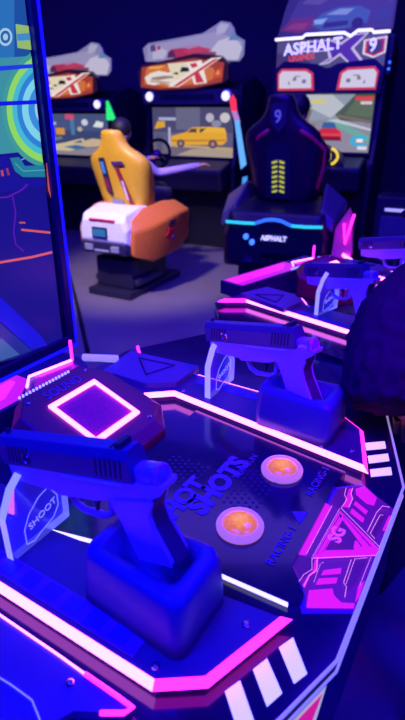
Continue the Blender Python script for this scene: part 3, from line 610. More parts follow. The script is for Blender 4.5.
def black_cab():
    R = empty('racing_cabinet', (1.17, 5.45, 0), ROW, label='black racing cabinet with an ASPHALT sign and a red car on its screen', cat='arcade machine', group='racing cabinets along the back wall')
    cab_shell(R, 1.02, 2.2, 1.05, 1.53, 0)
    sc = MB().box((0, 0, 1.29), (1.0, .05, .56), black).build('screen', R, bevel=.008)
    it = [(rect(0, 0, 1, 1), '#8a8898'), (rect(0, .55, 1, 1), '#8e98a8'), ([(.28, .8), (.55, .6), (.7, .8), (.55, 1), (.2, 1)], '#b8bcc4'), ([(0, .25), (.3, .5), (.34, .72), (.18, .95), (0, 1)], '#7a6a54'), ([(.04, .4), (.24, .5), (.26, .7), (.1, .85)], '#94846a'), ([(.1, .9), (.3, .74), (.34, .8), (.24, 1), (.1, 1)], '#6e7c50'),
          ([(.6, .66), (.7, .82), (.8, 1), (1, 1), (1, .52), (.66, .56)], '#4a5a44'), ([(.7, .66), (.8, .9), (1, .9), (1, .6)], '#5c6c48'), ([(.6, .62), (1, .5), (1, .56), (.64, .66)], '#7a6a50'), ([(.1, 0), (.4, .56), (.6, .58), (1, .4), (1, 0)], '#8c8894'), ([(.5, .55), (.62, .56), (1, .28), (1, .16)], '#6aa898'), ([(.52, .56), (.62, .58), (1, .42), (1, .38)], '#c0c4c8'), ([(0, .1), (.36, .5), (.4, .5), (.2, 0), (0, 0)], '#8a765c'),
          ([(.4, .2), (.42, .38), (.48, .42), (.62, .42), (.68, .36), (.7, .2)], '#c82c2c'), ([(.46, .42), (.48, .52), (.6, .52), (.63, .42)], '#3a5c98'), ([(.41, .2), (.69, .2), (.68, .27), (.42, .27)], '#7c1420'), (rect(.4, .29, .7, .32), '#e84c3c'), (rect(.33, .86, .48, .91), '#d8c83c'), (rect(.8, .9, .99, .96), '#e03c4c'), (rect(.86, .83, .98, .88), '#d8c4cc'),
          (arc(.89, .2, .055, .1, 30, 330), '#30b0d8'), (rect(.86, .18, .93, .24), '#e8e8f0'), (rect(.88, .05, .98, .11), '#d8d8e4'), ([(.02, .3), (.14, .36), (.1, .5)], '#b4a48c')]
    fs = face(.94, 1.04, 1.53, -.026)
    pic('screen_picture', it, fs, FN, SCREEN, sc)
    # twin lamp panels
    hb = MB().xz([(-.53, 1.535), (.53, 1.535), (.54, 1.73), (.44, 1.80), (.1, 1.77), (0, 1.73), (-.1, 1.77), (-.44, 1.80), (-.54, 1.73)], -.16, .1, mat('hood_dark', '#2a2840', .4)).build('lamp_hood', R, bevel=.012)
    f = lambda x, z: Vector((x, -.16, z))
    for s in (-1, 1):
        ol = [(s*.11, 1.56), (s*.49, 1.56), (s*.50, 1.70), (s*.46, 1.74), (s*.2, 1.735), (s*.13, 1.70)]
        lp = MB().extr([f(*p) for p in ol], (0, -.012, 0), redM).build('lamp_panel', hb, bevel=.002)
        inn = [(s*.14, 1.58), (s*.475, 1.58), (s*.48, 1.69), (s*.45, 1.72), (s*.21, 1.715), (s*.155, 1.69)]
        it = [(ol, '#e04050'), (inn, '#e4dcf4'), ([(s*.2, 1.62), (s*.24, 1.62), (s*.24, 1.65), (s*.2, 1.65)], '#787898'), ([(s*.3, 1.64), (s*.34, 1.64), (s*.33, 1.67), (s*.3, 1.67)], '#8a8878'), ([(s*.36, 1.61), (s*.38, 1.61), (s*.38, 1.645)], '#686888'), ([(s*.26, 1.67), (s*.32, 1.67), (s*.32, 1.68), (s*.26, 1.68)], '#9a98b0')]
        pic('lamp_print', it, lambda x, z: Vector((x, -.172, z)), FN, PRINT, hb)
    # marquee with lettering
    f = face(1.06, 1.735, 2.0, -.13)
    mq = MB().extr([f(*p) for p in ((-.01, 0), (1.01, 0), (1.01, 1), (0, .86))], (0, .12, 0), cabM).build('marquee', R, bevel=.004)
    def wr(px, py): return (px, py)
    it = [([(0, .02), (1, .02), (1, .96), (0, .82)], '#5a5484'), ([(.0, .02), (.4, .02), (.2, .5), (0, .5)], '#4a3c70'), ([(.24, .5), (.24, .8), (.5, .84), (.6, .74), (.7, .96), (.84, .98), (.72, .56), (.84, .1), (.7, .08), (.6, .36), (.5, .14), (.4, .1), (.5, .3), (.48, .5)], '#d8c8f4'), ([(.26, .56), (.26, .77), (.49, .8), (.6, .66), (.71, .92), (.81, .94), (.69, .56), (.8, .13), (.71, .11), (.6, .44), (.5, .2), (.44, .15), (.53, .3), (.5, .52)], '#5a34b4')]
    it += [([(.8, .78), (1.0, .86), (1.0, .4), (.9, .26), (.8, .38)], '#f0e8f4'), ([(.82, .74), (.985, .81), (.985, .43), (.9, .31), (.82, .41)], '#d02838'), ([(.84, .7), (.965, .76), (.965, .46), (.9, .36), (.84, .44)], '#40406c')]
    pic('marquee_print', it, f, FN, PRINT, mq)
    lw = mat('sign_white', '#ffffff', .4, emit=(.8, .76, .95), es=.95)
    text('lettering', 'ASPHALT', .125, lw, mq, frameM4(f(.07, .42)+FN*.004, (1, -.0, .07), (0, 0, 1)), extrude=.001, bold=.003, sx=1.12)
    text('lettering', 'LEGENDS', .062, mat('sign_red', '#ff3030', .4, emit=(.8, .08, .1), es=.8), mq, frameM4(f(.12, .24)+FN*.004, (1, 0, .06), (0, 0, 1)), extrude=.001, bold=.002)
    text('lettering', '9', .14, lw, mq, frameM4(f(.855, .44)+FN*.006, (1, 0, .06), (0, 0, 1)), extrude=.001, bold=.003)
    b = MB().tube([f(*p)+FN*.012 for p in ((-.02, .90), (.24, .92), (.27, 1.0), (.62, 1.0), (.68, .9), (.74, 1.04), (.86, 1.04), (.88, .97), (1.02, .98))], .012, ledW, 8)
    b.mats = [mat('sign_tube', '#ffffff', .4, emit=(.95, .9, 1), es=1.3)]; b.build('sign_light', mq, smooth=True)['label'] = 'white zigzag light line'
    f = face(1.12, 1.99, 2.42, -.06, .06)
    ol = [(0, .0), (1.0, .06), (1.0, .9), (.8, 1), (.12, 1), (.05, .5)]
    tp = MB().extr([f(*p) for p in ol], (0, .04, 0), cabM).build('topper', R, bevel=.004)
    it = [(ol, '#2c2650'), ([(.05, .12), (.98, .1), (.98, .7), (.2, .8)], '#3c346a'), ([(.02, .14), (.12, .34), (.3, .36), (.36, .2), (.2, .08)], '#6a2844'), ([(.06, .16), (.14, .26), (.28, .26), (.24, .14)], '#8a3450'),
          ([(.3, .22), (.38, .4), (.52, .5), (.7, .5), (.8, .4), (.78, .2), (.6, .12), (.4, .1)], '#38589c'), ([(.42, .38), (.54, .47), (.66, .46), (.6, .36)], '#8098c8'), ([(.4, .14), (.62, .18), (.62, .26), (.42, .24)], '#1c2450'), ([(.32, .3), (.44, .32), (.4, .22), (.33, .22)], '#8ab0e0'), (disc(.7, .2, .05, 12, .1), '#181838'), ([(.6, .7), (.9, .6), (.96, .5), (.9, .9)], '#4a4478'), ([(.2, .6), (.36, .56), (.5, .74), (.3, .8)], '#584c80'), ([(.84, .2), (.96, .22), (.96, .46), (.86, .4)], '#2c3a78')]
    pic('topper_print', it, f, FN, PRINT, tp)
    for s in (1,):
        b = MB()
        for k in range(5): b.lathe((.575, -.1+.01*k, 1.72+k*.05), [(.012, 0), (.012, .006), (.002, .01)], mat('blue_dot', '#60a0ff', .3, emit=(.05, .2, 1), es=1.2), FN, 10)
        b.box((.565, -.06, 1.83), (.05, .06, .3), cabM); b.build('dot_light', R)
    wheel(R, .0, 1.0, -.46, None)
    f = lambda x, z: Vector((x, -.34, z))
    d = MB().xz([(-.22, .72), (.30, .72), (.30, .93), (.22, 1.05), (.05, 1.12), (-.1, 1.08), (-.22, .95)], -.33, -.15, black).build('wheel_shroud', R, bevel=.02)
    yl = mat('yellow_glow', '#ffd820', .3, emit=(1, .72, .03), es=1.0)
    b = MB(); cc = Vector((.115, -.345, 1.02))
    b.lathe(cc, [(.05, 0), (.05, .004), (.002, .006)], yl, FN, 20); b.build('glow_badge', d)['label'] = 'glowing yellow badge'
    b = MB(); pts = [cc+Vector((.115*math.cos(a), 0, .075*math.sin(a))) for a in [math.radians(-60+k*14) for k in range(10)]]; b.tube(pts, .012, yl); b.build('glow_arc', d, smooth=True)
    return R
c3 = black_cab(); c3.scale = (.9, 1, 1)

# ------------------------------------------------------------------ racing seats
def shell_seat(R, m, mside, z0, z1, lean, wb, ws, wh, side_dx=0):
    # bucket seat back: rows of (height, centre y, half width, side wing depth)
    rings = []; H = z1-z0
    rows = [(0, .40, .15), (.15, .46, .16), (.35, .5, .16), (.55, .55, .14), (.68, .55, .10), (.76, .34, .06), (.84, .21, .05), (.95, .19, .05), (1, .15, .03)]
    for t, w, dp in rows:
        z = z0+H*t; y = -lean*t; hw = w*ws; d = dp; dx = side_dx*t
        rings.append([Vector((dx-hw, y+d, z)), Vector((dx-hw*1.02, y+.02, z)), Vector((dx-hw*.86, y-.035, z)), Vector((dx-hw*.4, y-.055, z)), Vector((dx, y-.06, z)), Vector((dx+hw*.4, y-.055, z)), Vector((dx+hw*.86, y-.035, z)), Vector((dx+hw*1.02, y+.02, z)), Vector((dx+hw, y+d, z)),
                      Vector((dx+hw*.8, y+d*.9, z)), Vector((dx+hw*.62, y+.03, z)), Vector((dx, y+.0, z)), Vector((dx-hw*.62, y+.03, z)), Vector((dx-hw*.8, y+d*.9, z))])
    return MB().loft(rings, m).build('seat_back', R, smooth=True, sub=1)
def yellow_seat():
    yaw = math.radians(-28)
    R = empty('racing_chair', (-.68, 4.42, 0), yaw, label='yellow bucket racing seat on a white and orange car-tail base', cat='chair', group='racing game chairs')
    MB().box((0, .1, .03), (.5, .9, .06), black).build('floor_plate', R, bevel=.01)
    MB().box((0, .05, .19), (.42, .6, .26), black).box((0, -.02, .12), (.52, .4, .06), dark).build('motion_base', R, bevel=.015)
    # white trunk
    def sec(y, w, z0, z1, k=.8): return [Vector((-w, y, z0)), Vector((w, y, z0)), Vector((w*1.02, y, z0+(z1-z0)*.55)), Vector((w*k, y, z1)), Vector((-w*k, y, z1)), Vector((-w*1.02, y, z0+(z1-z0)*.55))]
    tr = MB().loft([sec(-.37, .255, .48, .64, .86), sec(-.33, .27, .45, .70, .86), sec(-.12, .29, .42, .74, .84), sec(.42, .30, .40, .70)], white).build('trunk', R, bevel=.02, seg=3)
    MB().box((.0, -.366, .645), (.29, .02, .018), redM, Euler((.5, 0, 0))).build('tail_strip', tr)['label'] = 'red tail light strip'
    MB().box((-.03, -.374, .55), (.17, .016, .085), black).box((-.03, -.384, .55), (.145, .004, .06), mat('plate_teal', '#2a6a80', .4, emit=(.02, .12, .2), es=.5)).build('number_plate', tr, bevel=.002)['label'] = 'dark teal number plate'
    MB().loft([sec(-.39, .25, .385, .475, .98), sec(-.30, .28, .37, .475, .98), sec(.0, .29, .35, .45)], dark).build('bumper', R, bevel=.012)
    b = MB()
    for s in (-1, 1): b.box((s*.15, -.395, .43), (.09, .02, .05), grey)
    b.box((0, -.40, .41), (.16, .02, .02), grey); b.build('bumper_vents', R, bevel=.005)
    for s in (-1, 1):
        x = lambda a: s*a
        f = MB().loft([[Vector((x(.255), -.33, .40)), Vector((x(.30), -.33, .36)), Vector((x(.31), -.32, .56)), Vector((x(.265), -.30, .66))],
                       [Vector((x(.28), -.15, .36)), Vector((x(.40), -.15, .30)), Vector((x(.42), -.14, .60)), Vector((x(.27), -.12, .74))],
                       [Vector((x(.28), .20, .36)), Vector((x(.45), .20, .34)), Vector((x(.46), .20, .66)), Vector((x(.27), .2, .76))],
                       [Vector((x(.28), .42, .40)), Vector((x(.42), .46, .42)), Vector((x(.43), .46, .66)), Vector((x(.27), .42, .74))]], orange).build('fender', R, bevel=.05, seg=4)
        f.data.polygons.foreach_set('use_smooth', [True]*len(f.data.polygons))
        if s > 0:
            g = lambda a, c: Vector((.4305+.028*a+.004, -.10+.34*a, .36+.28*c))
            st = [(.35, .3), (.46, .42), (.6, .36), (.55, .52), (.66, .7), (.5, .64), (.4, .76), (.38, .58), (.24, .5), (.36, .46)]
            b = MB().extr([g(*p) for p in st], (.012, 0, 0), redM).extr([g(*p) for p in ((.52, .4), (.62, .34), (.58, .5))], (.016, 0, 0), mat('purple_paint', '#5a2a8a', .4)).extr([g(*p) for p in ((.4, .84), (.66, .88), (.7, .94), (.44, .9))], (.014, 0, 0), black)
            b.build('star_sticker', f)['label'] = 'red and purple star sticker'
    # seat
    st = shell_seat(R, yellow, black, .66, 1.31, .13, .4, .58, .3, -.03)
    t = lambda x, z, dy=0: Vector((x-.03*(z-.66)/.65, -.066-.13*(z-.66)/.65-dy, z))
    def slot(pts, m, nm, par, d=.012): return MB().extr([t(*p) for p in pts], (0, -d, 0), m).build(nm, par, bevel=.002)
    slot([(-.115, .84), (-.055, .80), (-.075, 1.10), (-.135, 1.10)], black, 'back_slot', st)
    slot([(-.105, .86), (-.065, .83), (-.078, .95), (-.115, .95)], mat('slot_red', '#8a2048', .4), 'slot_insert', st, .015)
    slot([(-.114, .98), (-.082, .98), (-.088, 1.07), (-.122, 1.07)], mat('slot_blue', '#3878b8', .4, emit=(.05, .2, .5), es=.4), 'slot_insert', st, .015)
    slot([(.01, 1.04), (.13, 1.06), (.12, 1.08), (.0, 1.075)], mat('purple_dark', '#4a2a6a', .5), 'back_slot', st)
    slot([(.03, 1.03), (.06, 1.04), (.10, .93), (.16, .75), (.13, .74), (.055, .92)], mat('crimson', '#8a1838', .4), 'back_stripe', st)
    slot([(.075, .93), (.095, .93), (.12, .78), (.105, .78)], mat('stripe_white', '#d8d0e0', .4), 'back_stripe', st, .016)
    slot([(-.09, .70), (.06, .68), (.05, .77), (-.07, .78)], grey, 'back_plate', st)
    MB().tube([(.215, .10, .68), (.262, .09, .86), (.262, .06, 1.0), (.245, .0, 1.10), (.12, -.06, 1.15)], .012, mat('purple_dark', '#4a2a6a', .5)).build('seat_edge', st, smooth=True)
    MB().box((0, .28, .78), (.44, .42, .10), mat('seat_pad', '#2a2440', .7)).build('seat_cushion', R, bevel=.03)
    return R
ys = yellow_seat(); ys.scale = (.85, .9, .97); ys.location.x += .055
def black_seat():
    R = empty('racing_chair', (.52, 3.98, 0), math.radians(-18), label='black racing seat with a lit yellow back panel and an ASPHALT base', cat='chair', group='racing game chairs')
    MB().box((0, .1, .03), (.8, 1.0, .06), black).build('floor_plate', R, bevel=.01)
    MB().box((0, .08, .22), (.6, .7, .34), black).build('motion_base', R, bevel=.02)
    def sec(y, w, z0, z1, k=.9): return [Vector((-w, y, z0)), Vector((w, y, z0)), Vector((w*1.02, y, z0+(z1-z0)*.6)), Vector((w*k, y, z1)), Vector((-w*k, y, z1)), Vector((-w*1.02, y, z0+(z1-z0)*.6))]
    tr = MB().loft([sec(-.38, .36, .40, .68), sec(-.34, .40, .36, .74), sec(.0, .43, .34, .78), sec(.45, .42, .36, .76)], mat('seat_base_black', '#1c1a2c', .35)).build('base_shell', R, bevel=.02, seg=3)
    # light line across the tail
    b = MB(); tq = mat('teal_light', '#40ffd0', .3, emit=(.03, .75, .55), es=.9); bl = mat('azure_light', '#4090ff', .3, emit=(.04, .22, 1), es=.9)
    P = [(-.37, .675), (-.25, .672), (-.14, .674), (-.06, .70), (0, .706), (.06, .70), (.14, .672), (.25, .67), (.37, .675)]
    pp = [Vector((x, -.40, z)) for x, z in P]
    b.tube(pp[:3], .010, tq); b.tube(pp[2:7], .011, bl); b.tube(pp[6:], .010, tq); b.build('tail_light', tr, smooth=True)['label'] = 'teal and blue tail light line'
    text('lettering', 'ASPHALT', .046, mat('sign_white', '#ffffff'), tr, frameM4(Vector((-.09, -.392, .565)), (1, 0, 0), (0, 0, 1)), extrude=.004, bold=.0012, sx=1.05)
    for x, z in ((-.21, .58), (-.16, .545)):
        MB().lathe((x, -.375, z), [(.02, 0), (.02, .02), (.013, .024), (.002, .026)], mat('blue_lamp', '#60a8ff', .3, emit=(.06, .22, 1), es=1.5), FN, 16).build('round_lamp', tr, smooth=True)
    MB().box((-.19, -.37, .43), (.07, .02, .05), navy).box((.06, -.37, .45), (.3, .02, .06), black).build('tail_vent', tr, bevel=.004)
    for s in (-1, 1):
        MB().loft([[Vector((s*.30, -.30, .70)), Vector((s*.44, -.30, .62)), Vector((s*.44, -.28, .70)), Vector((s*.34, -.26, .77))],
                   [Vector((s*.28, .1, .74)), Vector((s*.50, .1, .60)), Vector((s*.50, .1, .78)), Vector((s*.32, .1, .90))],
                   [Vector((s*.28, .4, .72)), Vector((s*.46, .4, .6)), Vector((s*.46, .4, .74)), Vector((s*.3, .4, .84))]], mat('fender_grey', '#5a5468', .35)).build('fender', R, bevel=.015)
        if s < 0: continue
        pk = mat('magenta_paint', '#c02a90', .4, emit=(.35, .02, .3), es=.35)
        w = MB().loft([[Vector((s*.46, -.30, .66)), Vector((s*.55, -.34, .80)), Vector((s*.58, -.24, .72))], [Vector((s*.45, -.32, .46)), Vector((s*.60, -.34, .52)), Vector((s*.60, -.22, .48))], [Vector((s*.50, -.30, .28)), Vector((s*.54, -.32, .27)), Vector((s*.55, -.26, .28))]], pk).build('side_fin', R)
        MB().tube([(s*.585, -.355, .76), (s*.54, -.36, .57), (s*.52, -.36, .70)], .009, ledP).build('fin_light', w, smooth=True)
        MB().tube([(s*.535, -.36, .50), (s*.61, -.35, .46)], .011, ledW).build('fin_light', w, smooth=True)
    st = shell_seat(R, mat('seat_black', '#2c1830', .35), black, .74, 1.46, .10, .42, .55, .34, -.05)
    t = lambda x, z, dy=0: Vector((x-.025-.03*(z-.74)/.72, -.066-.10*(z-.74)/.72-dy, z))
    MB().extr([t(*p) for p in ((-.10, .80), (.10, .80), (.09, 1.10), (.05, 1.16), (-.05, 1.16), (-.09, 1.10))], (0, -.02, 0), black).build('back_cover', st, bevel=.006)
    b = MB(); yg = mat('yellow_green_light', '#d0e030', .3, emit=(.55, .6, .03), es=.75)
    for r in range(7):
        for c in range(2): b.box(t(-.028+c*.056, .85+r*.032, .022), (.042, .006, .015), yg, Euler((0, (.25 if c else -.25), 0)))
    b.build('back_light', st)['label'] = 'glowing yellow-green louvred panel'
    sh = MB().extr([t(*p) for p in ((-.06, 1.40), (.06, 1.40), (.06, 1.28), (0, 1.22), (-.06, 1.28))], (0, -.02, 0), mat('shield_grey', '#3c3450', .4)).build('shield_badge', st, bevel=.003)
    text('lettering', '9', .11, mat('shield_letter', '#8078b0', .4, emit=(.12, .11, .3), es=.5), sh, frameM4(t(-.032, 1.285, .024), (1, 0, 0), (0, -.14, 1)), extrude=.001, bold=.002)
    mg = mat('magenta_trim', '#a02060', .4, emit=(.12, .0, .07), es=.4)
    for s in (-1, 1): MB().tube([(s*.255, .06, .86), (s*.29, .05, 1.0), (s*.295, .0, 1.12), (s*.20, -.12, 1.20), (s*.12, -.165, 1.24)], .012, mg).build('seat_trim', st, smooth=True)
    MB().box((0, .30, .84), (.5, .44, .10), mat('seat_pad', '#2a2440', .7)).build('seat_cushion', R, bevel=.03)
    return R
bs = black_seat(); bs.scale = (.9, .92, 1.03); bs.location.x += .075

# ------------------------------------------------------------------ people
def person(name, J, label, top, bottom, hair_m, fingers=(), base=(0, 0, 0), scale=1, puff=1.0, hood=False):
    # J: joints in room coordinates; one continuous skinned body, coloured by region
    base = Vector(base); V = []; E = []; Rr = []; reg = []
    def add(p, r, par, g):
        V.append(Vector(p)-base); Rr.append(r); reg.append(g)
        if par is not None: E.append((par, len(V)-1))
        return len(V)-1
    s = scale; k = puff
    pel = add(J['pelvis'], .115*s, None, 'b'); sp_ = add(J['spine'], .125*s*k, pel, 't'); ch = add(J['chest'], .135*s*k, sp_, 't'); nk = add(J['neck'], .058*s, ch, 's')
    hd = Vector(J['head']); n0 = Vector(J['neck']); up = (hd-n0).normalized()
    h1 = add(hd-up*.03*s, .078*s, nk, 's'); h2 = add(hd+up*.05*s, .092*s, h1, 's'); h3 = add(hd+up*.10*s, .07*s, h2, 's')
    fw = Vector(J['face']).normalized()
    no = add(hd+fw*.095*s, .014*s, h1, 's'); chn = add(hd+fw*.055*s-up*.075*s, .035*s, h1, 's')
    sd = up.cross(fw)
    for q in (-1, 1): add(hd+sd*q*.088*s, .018*s, h1, 's')
    for q in 'lr':
        a = add(J['sh'+q], .068*s*k, ch, 't'); e = add(J['el'+q], .048*s*k*k, a, 't'); w = add(J['wr'+q], .033*s*(k if k > 1 else 1), e, 't'); 
        wd = (Vector(J['ha'+q])-Vector(J['wr'+q])).normalized(); pn = Vector(J.get('pn'+q, (0, 0, -1))); sdv = wd.cross(pn).normalized()*(1 if q == 'l' else -1)
        pm = add(Vector(J['wr'+q])+wd*.05*s, .028*s, w, 's')
        for i, (o, ln) in enumerate(((-.026, .062), (-.009, .072), (.009, .068), (.026, .052))):
            b0 = Vector(J['wr'+q])+wd*.085*s+sdv*o*s
            f0 = add(b0, .0105*s, pm, 's'); f1 = add(b0+(wd*.6+pn*.25).normalized()*ln*.5*s, .009*s, f0, 's'); add(V[f1]+base+(wd*.6+pn*.6).normalized()*ln*.5*s, .0075*s, f1, 's')
        t0 = add(Vector(J['wr'+q])+wd*.035*s-sdv*.034*s, .0115*s, pm, 's'); add(V[t0]+base+(wd-sdv*.7+pn*.3).normalized()*.045*s, .009*s, t0, 's')
        hp = add(J['hi'+q], .088*s, pel, 'b'); kn = add(J['kn'+q], .062*s, hp, 'b'); an = add(J['an'+q], .042*s, kn, 'b'); ft = Vector(J['to'+q]); add(ft, .036*s, an, 'o')
    me = bpy.data.meshes.new(name); me.from_pydata([tuple(v) for v in V], E, []); ob = bpy.data.objects.new(name, me); COL.objects.link(ob)
    sm = ob.modifiers.new('skin', 'SKIN'); sm.use_smooth_shade = True; sm.branch_smoothing = .4
    for i, d in enumerate(me.skin_vertices[0].data): d.radius = (Rr[i], Rr[i]); d.use_root = i == 0
    ss = ob.modifiers.new('sub', 'SUBSURF'); ss.levels = 2; ss.render_levels = 2
    dg = bpy.context.evaluated_depsgraph_get(); dg.update()
    m2 = bpy.data.meshes.new_from_object(ob.evaluated_get(dg)); ob.modifiers.clear(); ob.data = m2
    m2.materials.clear()
    for m in (skin, top, bottom, rubber): m2.materials.append(m)
    idx = {'s': 0, 't': 1, 'b': 2, 'o': 3}
    segs = [(V[a], V[b], reg[b], Rr[b]) for a, b in E]
    for p in m2.polygons:
        c = p.center; best = None
        for a, b, g, r in segs:
            d = b-a; t = max(0, min(1, (c-a).dot(d)/max(d.length_squared, 1e-9))); dist = (c-a-d*t).length-r*.6
            if best is None or dist < best[0]: best = (dist, g, t)
        g = best[1]
        p.material_index = idx[g]; p.use_smooth = True
    ob.location = base; tag(ob, label, 'person')
    h = MB(); hc = hd-base+up*.045*s-fw*.018*s
    h.ell(hc, (.104*s, .108*s, .105*s), hair_m)
    ho = h.build('hair', ob, smooth=True)
    # trim the hair away from the face
    bm = bmesh.new(); bm.from_mesh(ho.data)
    bmesh.ops.delete(bm, geom=[f for f in bm.faces if (f.calc_center_median()-hc).normalized().dot((fw-up*.55).normalized()) > .45], context='FACES'); bm.to_mesh(ho.data); bm.free()
    sl = ho.modifiers.new('thick', 'SOLIDIFY'); sl.thickness = .012*s
    e = MB()
    for q in (-1, 1): e.ell(hd-base+fw*.086*s+sd*q*.034*s+up*.012*s, (.011*s, .011*s, .008*s), rubber, 10, 6)
    e.build('eyes', ob, smooth=True)
    mo = MB().box(hd-base+fw*.086*s-up*.052*s, (.036*s, .012*s, .008*s), mat('lips', '#8a4a48', .5)); mo.build('mouth', ob, bevel=.002)
    return ob
def loc2(Ro, p):                                     # seat coordinates -> room
    M = Matrix.Translation(Ro.location) @ Matrix.Rotation(Ro.rotation_euler.z, 4, 'Z'); return M @ Vector(p)
def driver(Ro, z, label, top, hl, hr, lean=.0, dx=0, k=.85):
    L = lambda x, y, zz: loc2(Ro, (x*k+dx, y, z+(zz-z)*k))
    J = dict(pelvis=L(0, .22, z+.13), spine=L(0, .20, z+.30), chest=L(0, .19, z+.46), neck=L(0, .20, z+.62), head=L(0, .22, z+.74), face=loc2(Ro, (0, 1, 0))-Ro.location,
             shl=L(-.17, .2, z+.53), shr=L(.17, .2, z+.53), ell=L(-.25, .38, z+.34), elr=L(.27, .40, z+.34), wrl=hl, wrr=hr, hal=Vector(hl)+(Vector(hl)-L(-.25, .38, z+.34)).normalized()*.1, har=Vector(hr)+(Vector(hr)-L(.27, .4, z+.34)).normalized()*.1,
             hil=L(-.10, .26, z+.13), hir=L(.10, .26, z+.13), knl=L(-.13, .66, z+.17), knr=L(.13, .66, z+.17), anl=L(-.13, .86, z-.20), anr=L(.13, .86, z-.20), tol=L(-.13, .99, z-.25), tor=L(.13, .99, z-.25))
    p = L(0, .22, z+.02)
    return person('person', J, label, top, trous, hairM, base=p, scale=k)
driver(ys, .64, 'person in a lilac top driving from the yellow racing seat', lilac, loc2(ys, (-.2, .64, 1.0)), loc2(ys, (.34, .6, .97)), dx=-.16, k=.8)
driver(bs, .80, 'dark-haired person sitting in the black racing seat', mat('dark_top', '#2a1c34', .85), loc2(bs, (-.10, .64, 1.06)), loc2(bs, (.16, .64, 1.02)), dx=.03, k=.8)
# child at the player side of the console, one hand on the deck
Pu = lambda u, v, z: Vector(((UU*u+VV*v).x, (UU*u+VV*v).y, z))
Jc = dict(pelvis=Pu(1.06, .10, .70), spine=Pu(1.06, .02, .84), chest=Pu(1.06, -.075, .99), neck=Pu(1.06, -.10, 1.13), head=Pu(1.07, -.12, 1.23), face=-VV*.9-Vector((0, 0, .2)),
          shl=Pu(.93, -.07, 1.055), shr=Pu(1.2, -.07, 1.055), ell=at(408, 350, 1.03), elr=Pu(1.32, -.10, .96), wrl=at(410, 394, .965), wrr=Pu(1.28, -.17, .955), hal=at(410, 412, .92), har=Pu(1.26, -.25, .935), pnl=(0, 0, -1), pnr=(0, 0, -1),
          hil=Pu(.98, .10, .67), hir=Pu(1.14, .10, .67), knl=Pu(.97, .08, .38), knr=Pu(1.15, .08, .38), anl=Pu(.97, .13, .08), anr=Pu(1.15, .13, .08), tol=Pu(.96, .01, .035), tor=Pu(1.16, .01, .035))
kid = person('person', Jc, 'person in a dark fuzzy jacket leaning on the console at the right edge', fuzz, trous, hairM, base=Pu(1.06, .1, 0), scale=.88, puff=1.3)
ko = kid.location
def oval(c, a, b, z, n=20): return [Vector((c.x, c.y, z))+UU*(a*math.cos(2*PI*k/n))+VV*(b*math.sin(2*PI*k/n)) for k in range(n)]
jk = MB().loft([oval(Pu(1.06, .13, 0), .15, .13, .66), oval(Pu(1.06, .09, 0), .165, .14, .78), oval(Pu(1.06, .01, 0), .17, .14, .92), oval(Pu(1.06, -.06, 0), .175, .14, 1.0), oval(Pu(1.06, -.08, 0), .18, .13, 1.08), oval(Pu(1.06, -.09, 0), .09, .09, 1.13)], fuzz).build('jacket', kid, ko, smooth=True, sub=1)
sl = MB().tube([Pu(.97, -.07, 1.05), at(440, 274, 1.12), at(404, 316, 1.075), at(394, 352, 1.03), at(388, 380, .998), at(384, 400, .97), at(383, 412, .955)], [.07, .082, .084, .082, .078, .068, .055], fuzz, 18).build('sleeve', jk, ko, smooth=True, sub=1)
tx = bpy.data.textures.new('fleece', 'CLOUDS'); tx.noise_scale = .018
for q in (jk, sl):
    q.modifiers['sub'].levels = q.modifiers['sub'].render_levels = 3
    dm = q.modifiers.new('fleece', 'DISPLACE'); dm.texture = tx; dm.strength = .016; dm.mid_level = .5

# ------------------------------------------------------------------ small things at the back right and on the floor
cb = empty('coin_box', (1.66, 4.55, 0), ROW, label='dark coin box with a pale lit slot standing beside the black racing seat', cat='machine')
MB().box((0, 0, .38), (.34, .34, .76), black).build('body', cb, bevel=.01)
MB().box((0, -.175, .46), (.24, .01, .3), navy).build('door', cb, bevel=.004)
MB().box((-.02, -.175, .66), (.15, .02, .022), mat('slot_light', '#ffffff', .4, emit=(.6, .55, .65), es=.7)).build('slot_light', cb, bevel=.003)
fl = [at(66, 262, .012), at(72, 285, .012), at(80, 316, .012), at(88, 352, .012)]
cr = MB().tube([Vector((p.x, p.y, .012)) for p in fl], .014, rubber, 8).build('floor_cable', smooth=True)
tag(cr, 'black cable on the floor right of the portrait screen', 'cable')

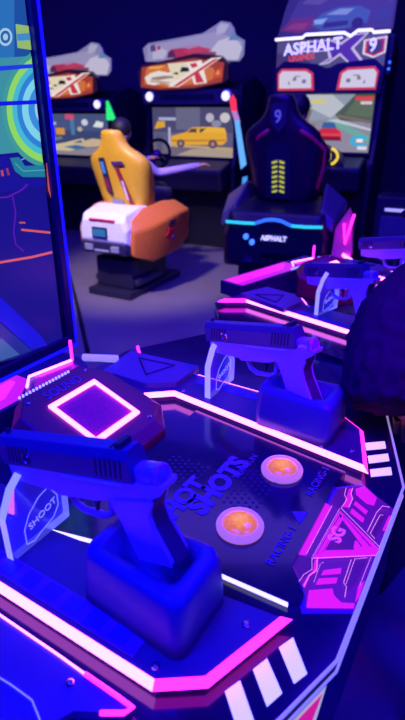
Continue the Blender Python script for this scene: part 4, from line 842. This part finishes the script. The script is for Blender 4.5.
# ------------------------------------------------------------------ lights
def area(name, loc, target, size, col, e, sy=None):
    l = bpy.data.lights.new(name, 'AREA'); l.energy = e; l.color = col; l.size = size
    if sy: l.shape = 'RECTANGLE'; l.size_y = sy
    o = bpy.data.objects.new(name, l); COL.objects.link(o); o.location = loc
    o.rotation_euler = (Vector(target)-Vector(loc)).to_track_quat('-Z', 'Y').to_euler(); return o
area('ceiling_blue_light', (-.7, -.1, 3.0), (.0, .5, .9), .9, (.004, .002, 1), 210)
area('ceiling_blue_light', (1.2, 1.5, 3.3), (.7, 1.2, .9), 1.2, (.03, .004, 1), 120)
area('ceiling_blue_light', (1.6, -.8, 3.3), (1.0, .4, 0), 1.2, (.01, .004, 1), 170)
area('ceiling_violet_light', (-.2, 3.4, 3.3), (-.2, 4.6, .5), 2.4, (.17, .075, 1), 70)
area('ceiling_violet_light', (-.2, 5.6, 3.3), (0, 6.2, 0), 3.5, (.05, .02, 1), 110)
l = bpy.data.lights.new('ceiling_spot_light', 'SPOT'); l.energy = 640; l.color = (1, .82, .72); l.spot_size = math.radians(34); l.spot_blend = .7; l.shadow_soft_size = .15
o = bpy.data.objects.new('ceiling_spot_light', l); COL.objects.link(o); o.location = (-1.3, 2.3, 3.2); o.rotation_euler = (Vector((-.62, 4.3, .7))-o.location).to_track_quat('-Z', 'Y').to_euler()
l = bpy.data.lights.new('added_blue_spot', 'SPOT'); l.energy = 170; l.color = (.004, .004, 1); l.spot_size = math.radians(24); l.spot_blend = .8; l.shadow_soft_size = .15  # added spot, no visible source: brightens the nearest pistol
o = bpy.data.objects.new('added_blue_spot', l); COL.objects.link(o); o.location = (-.5, -1.3, 3.0); o.rotation_euler = (Vector((-.08, .45, 1.0))-o.location).to_track_quat('-Z', 'Y').to_euler()
l = bpy.data.lights.new('added_magenta_spot', 'SPOT'); l.energy = 120; l.color = (1, .0, .55); l.spot_size = math.radians(26); l.spot_blend = .8; l.shadow_soft_size = .2  # added spot, no visible source: tints the middle pistols purple
o = bpy.data.objects.new('added_magenta_spot', l); COL.objects.link(o); o.location = (.9, -.6, 3.2); o.rotation_euler = (Vector((.35, 1.15, .95))-o.location).to_track_quat('-Z', 'Y').to_euler()
w = bpy.data.worlds.new('world'); S.world = w; w.use_nodes = True
w.node_tree.nodes['Background'].inputs[0].default_value = (.02, .01, .12, 1); w.node_tree.nodes['Background'].inputs[1].default_value = .3
S.view_settings.view_transform = 'Standard'; S.view_settings.look = 'None'; S.view_settings.exposure = 0; S.view_settings.gamma = 1
S.view_settings.use_curve_mapping = False
S.cycles.use_denoising = True
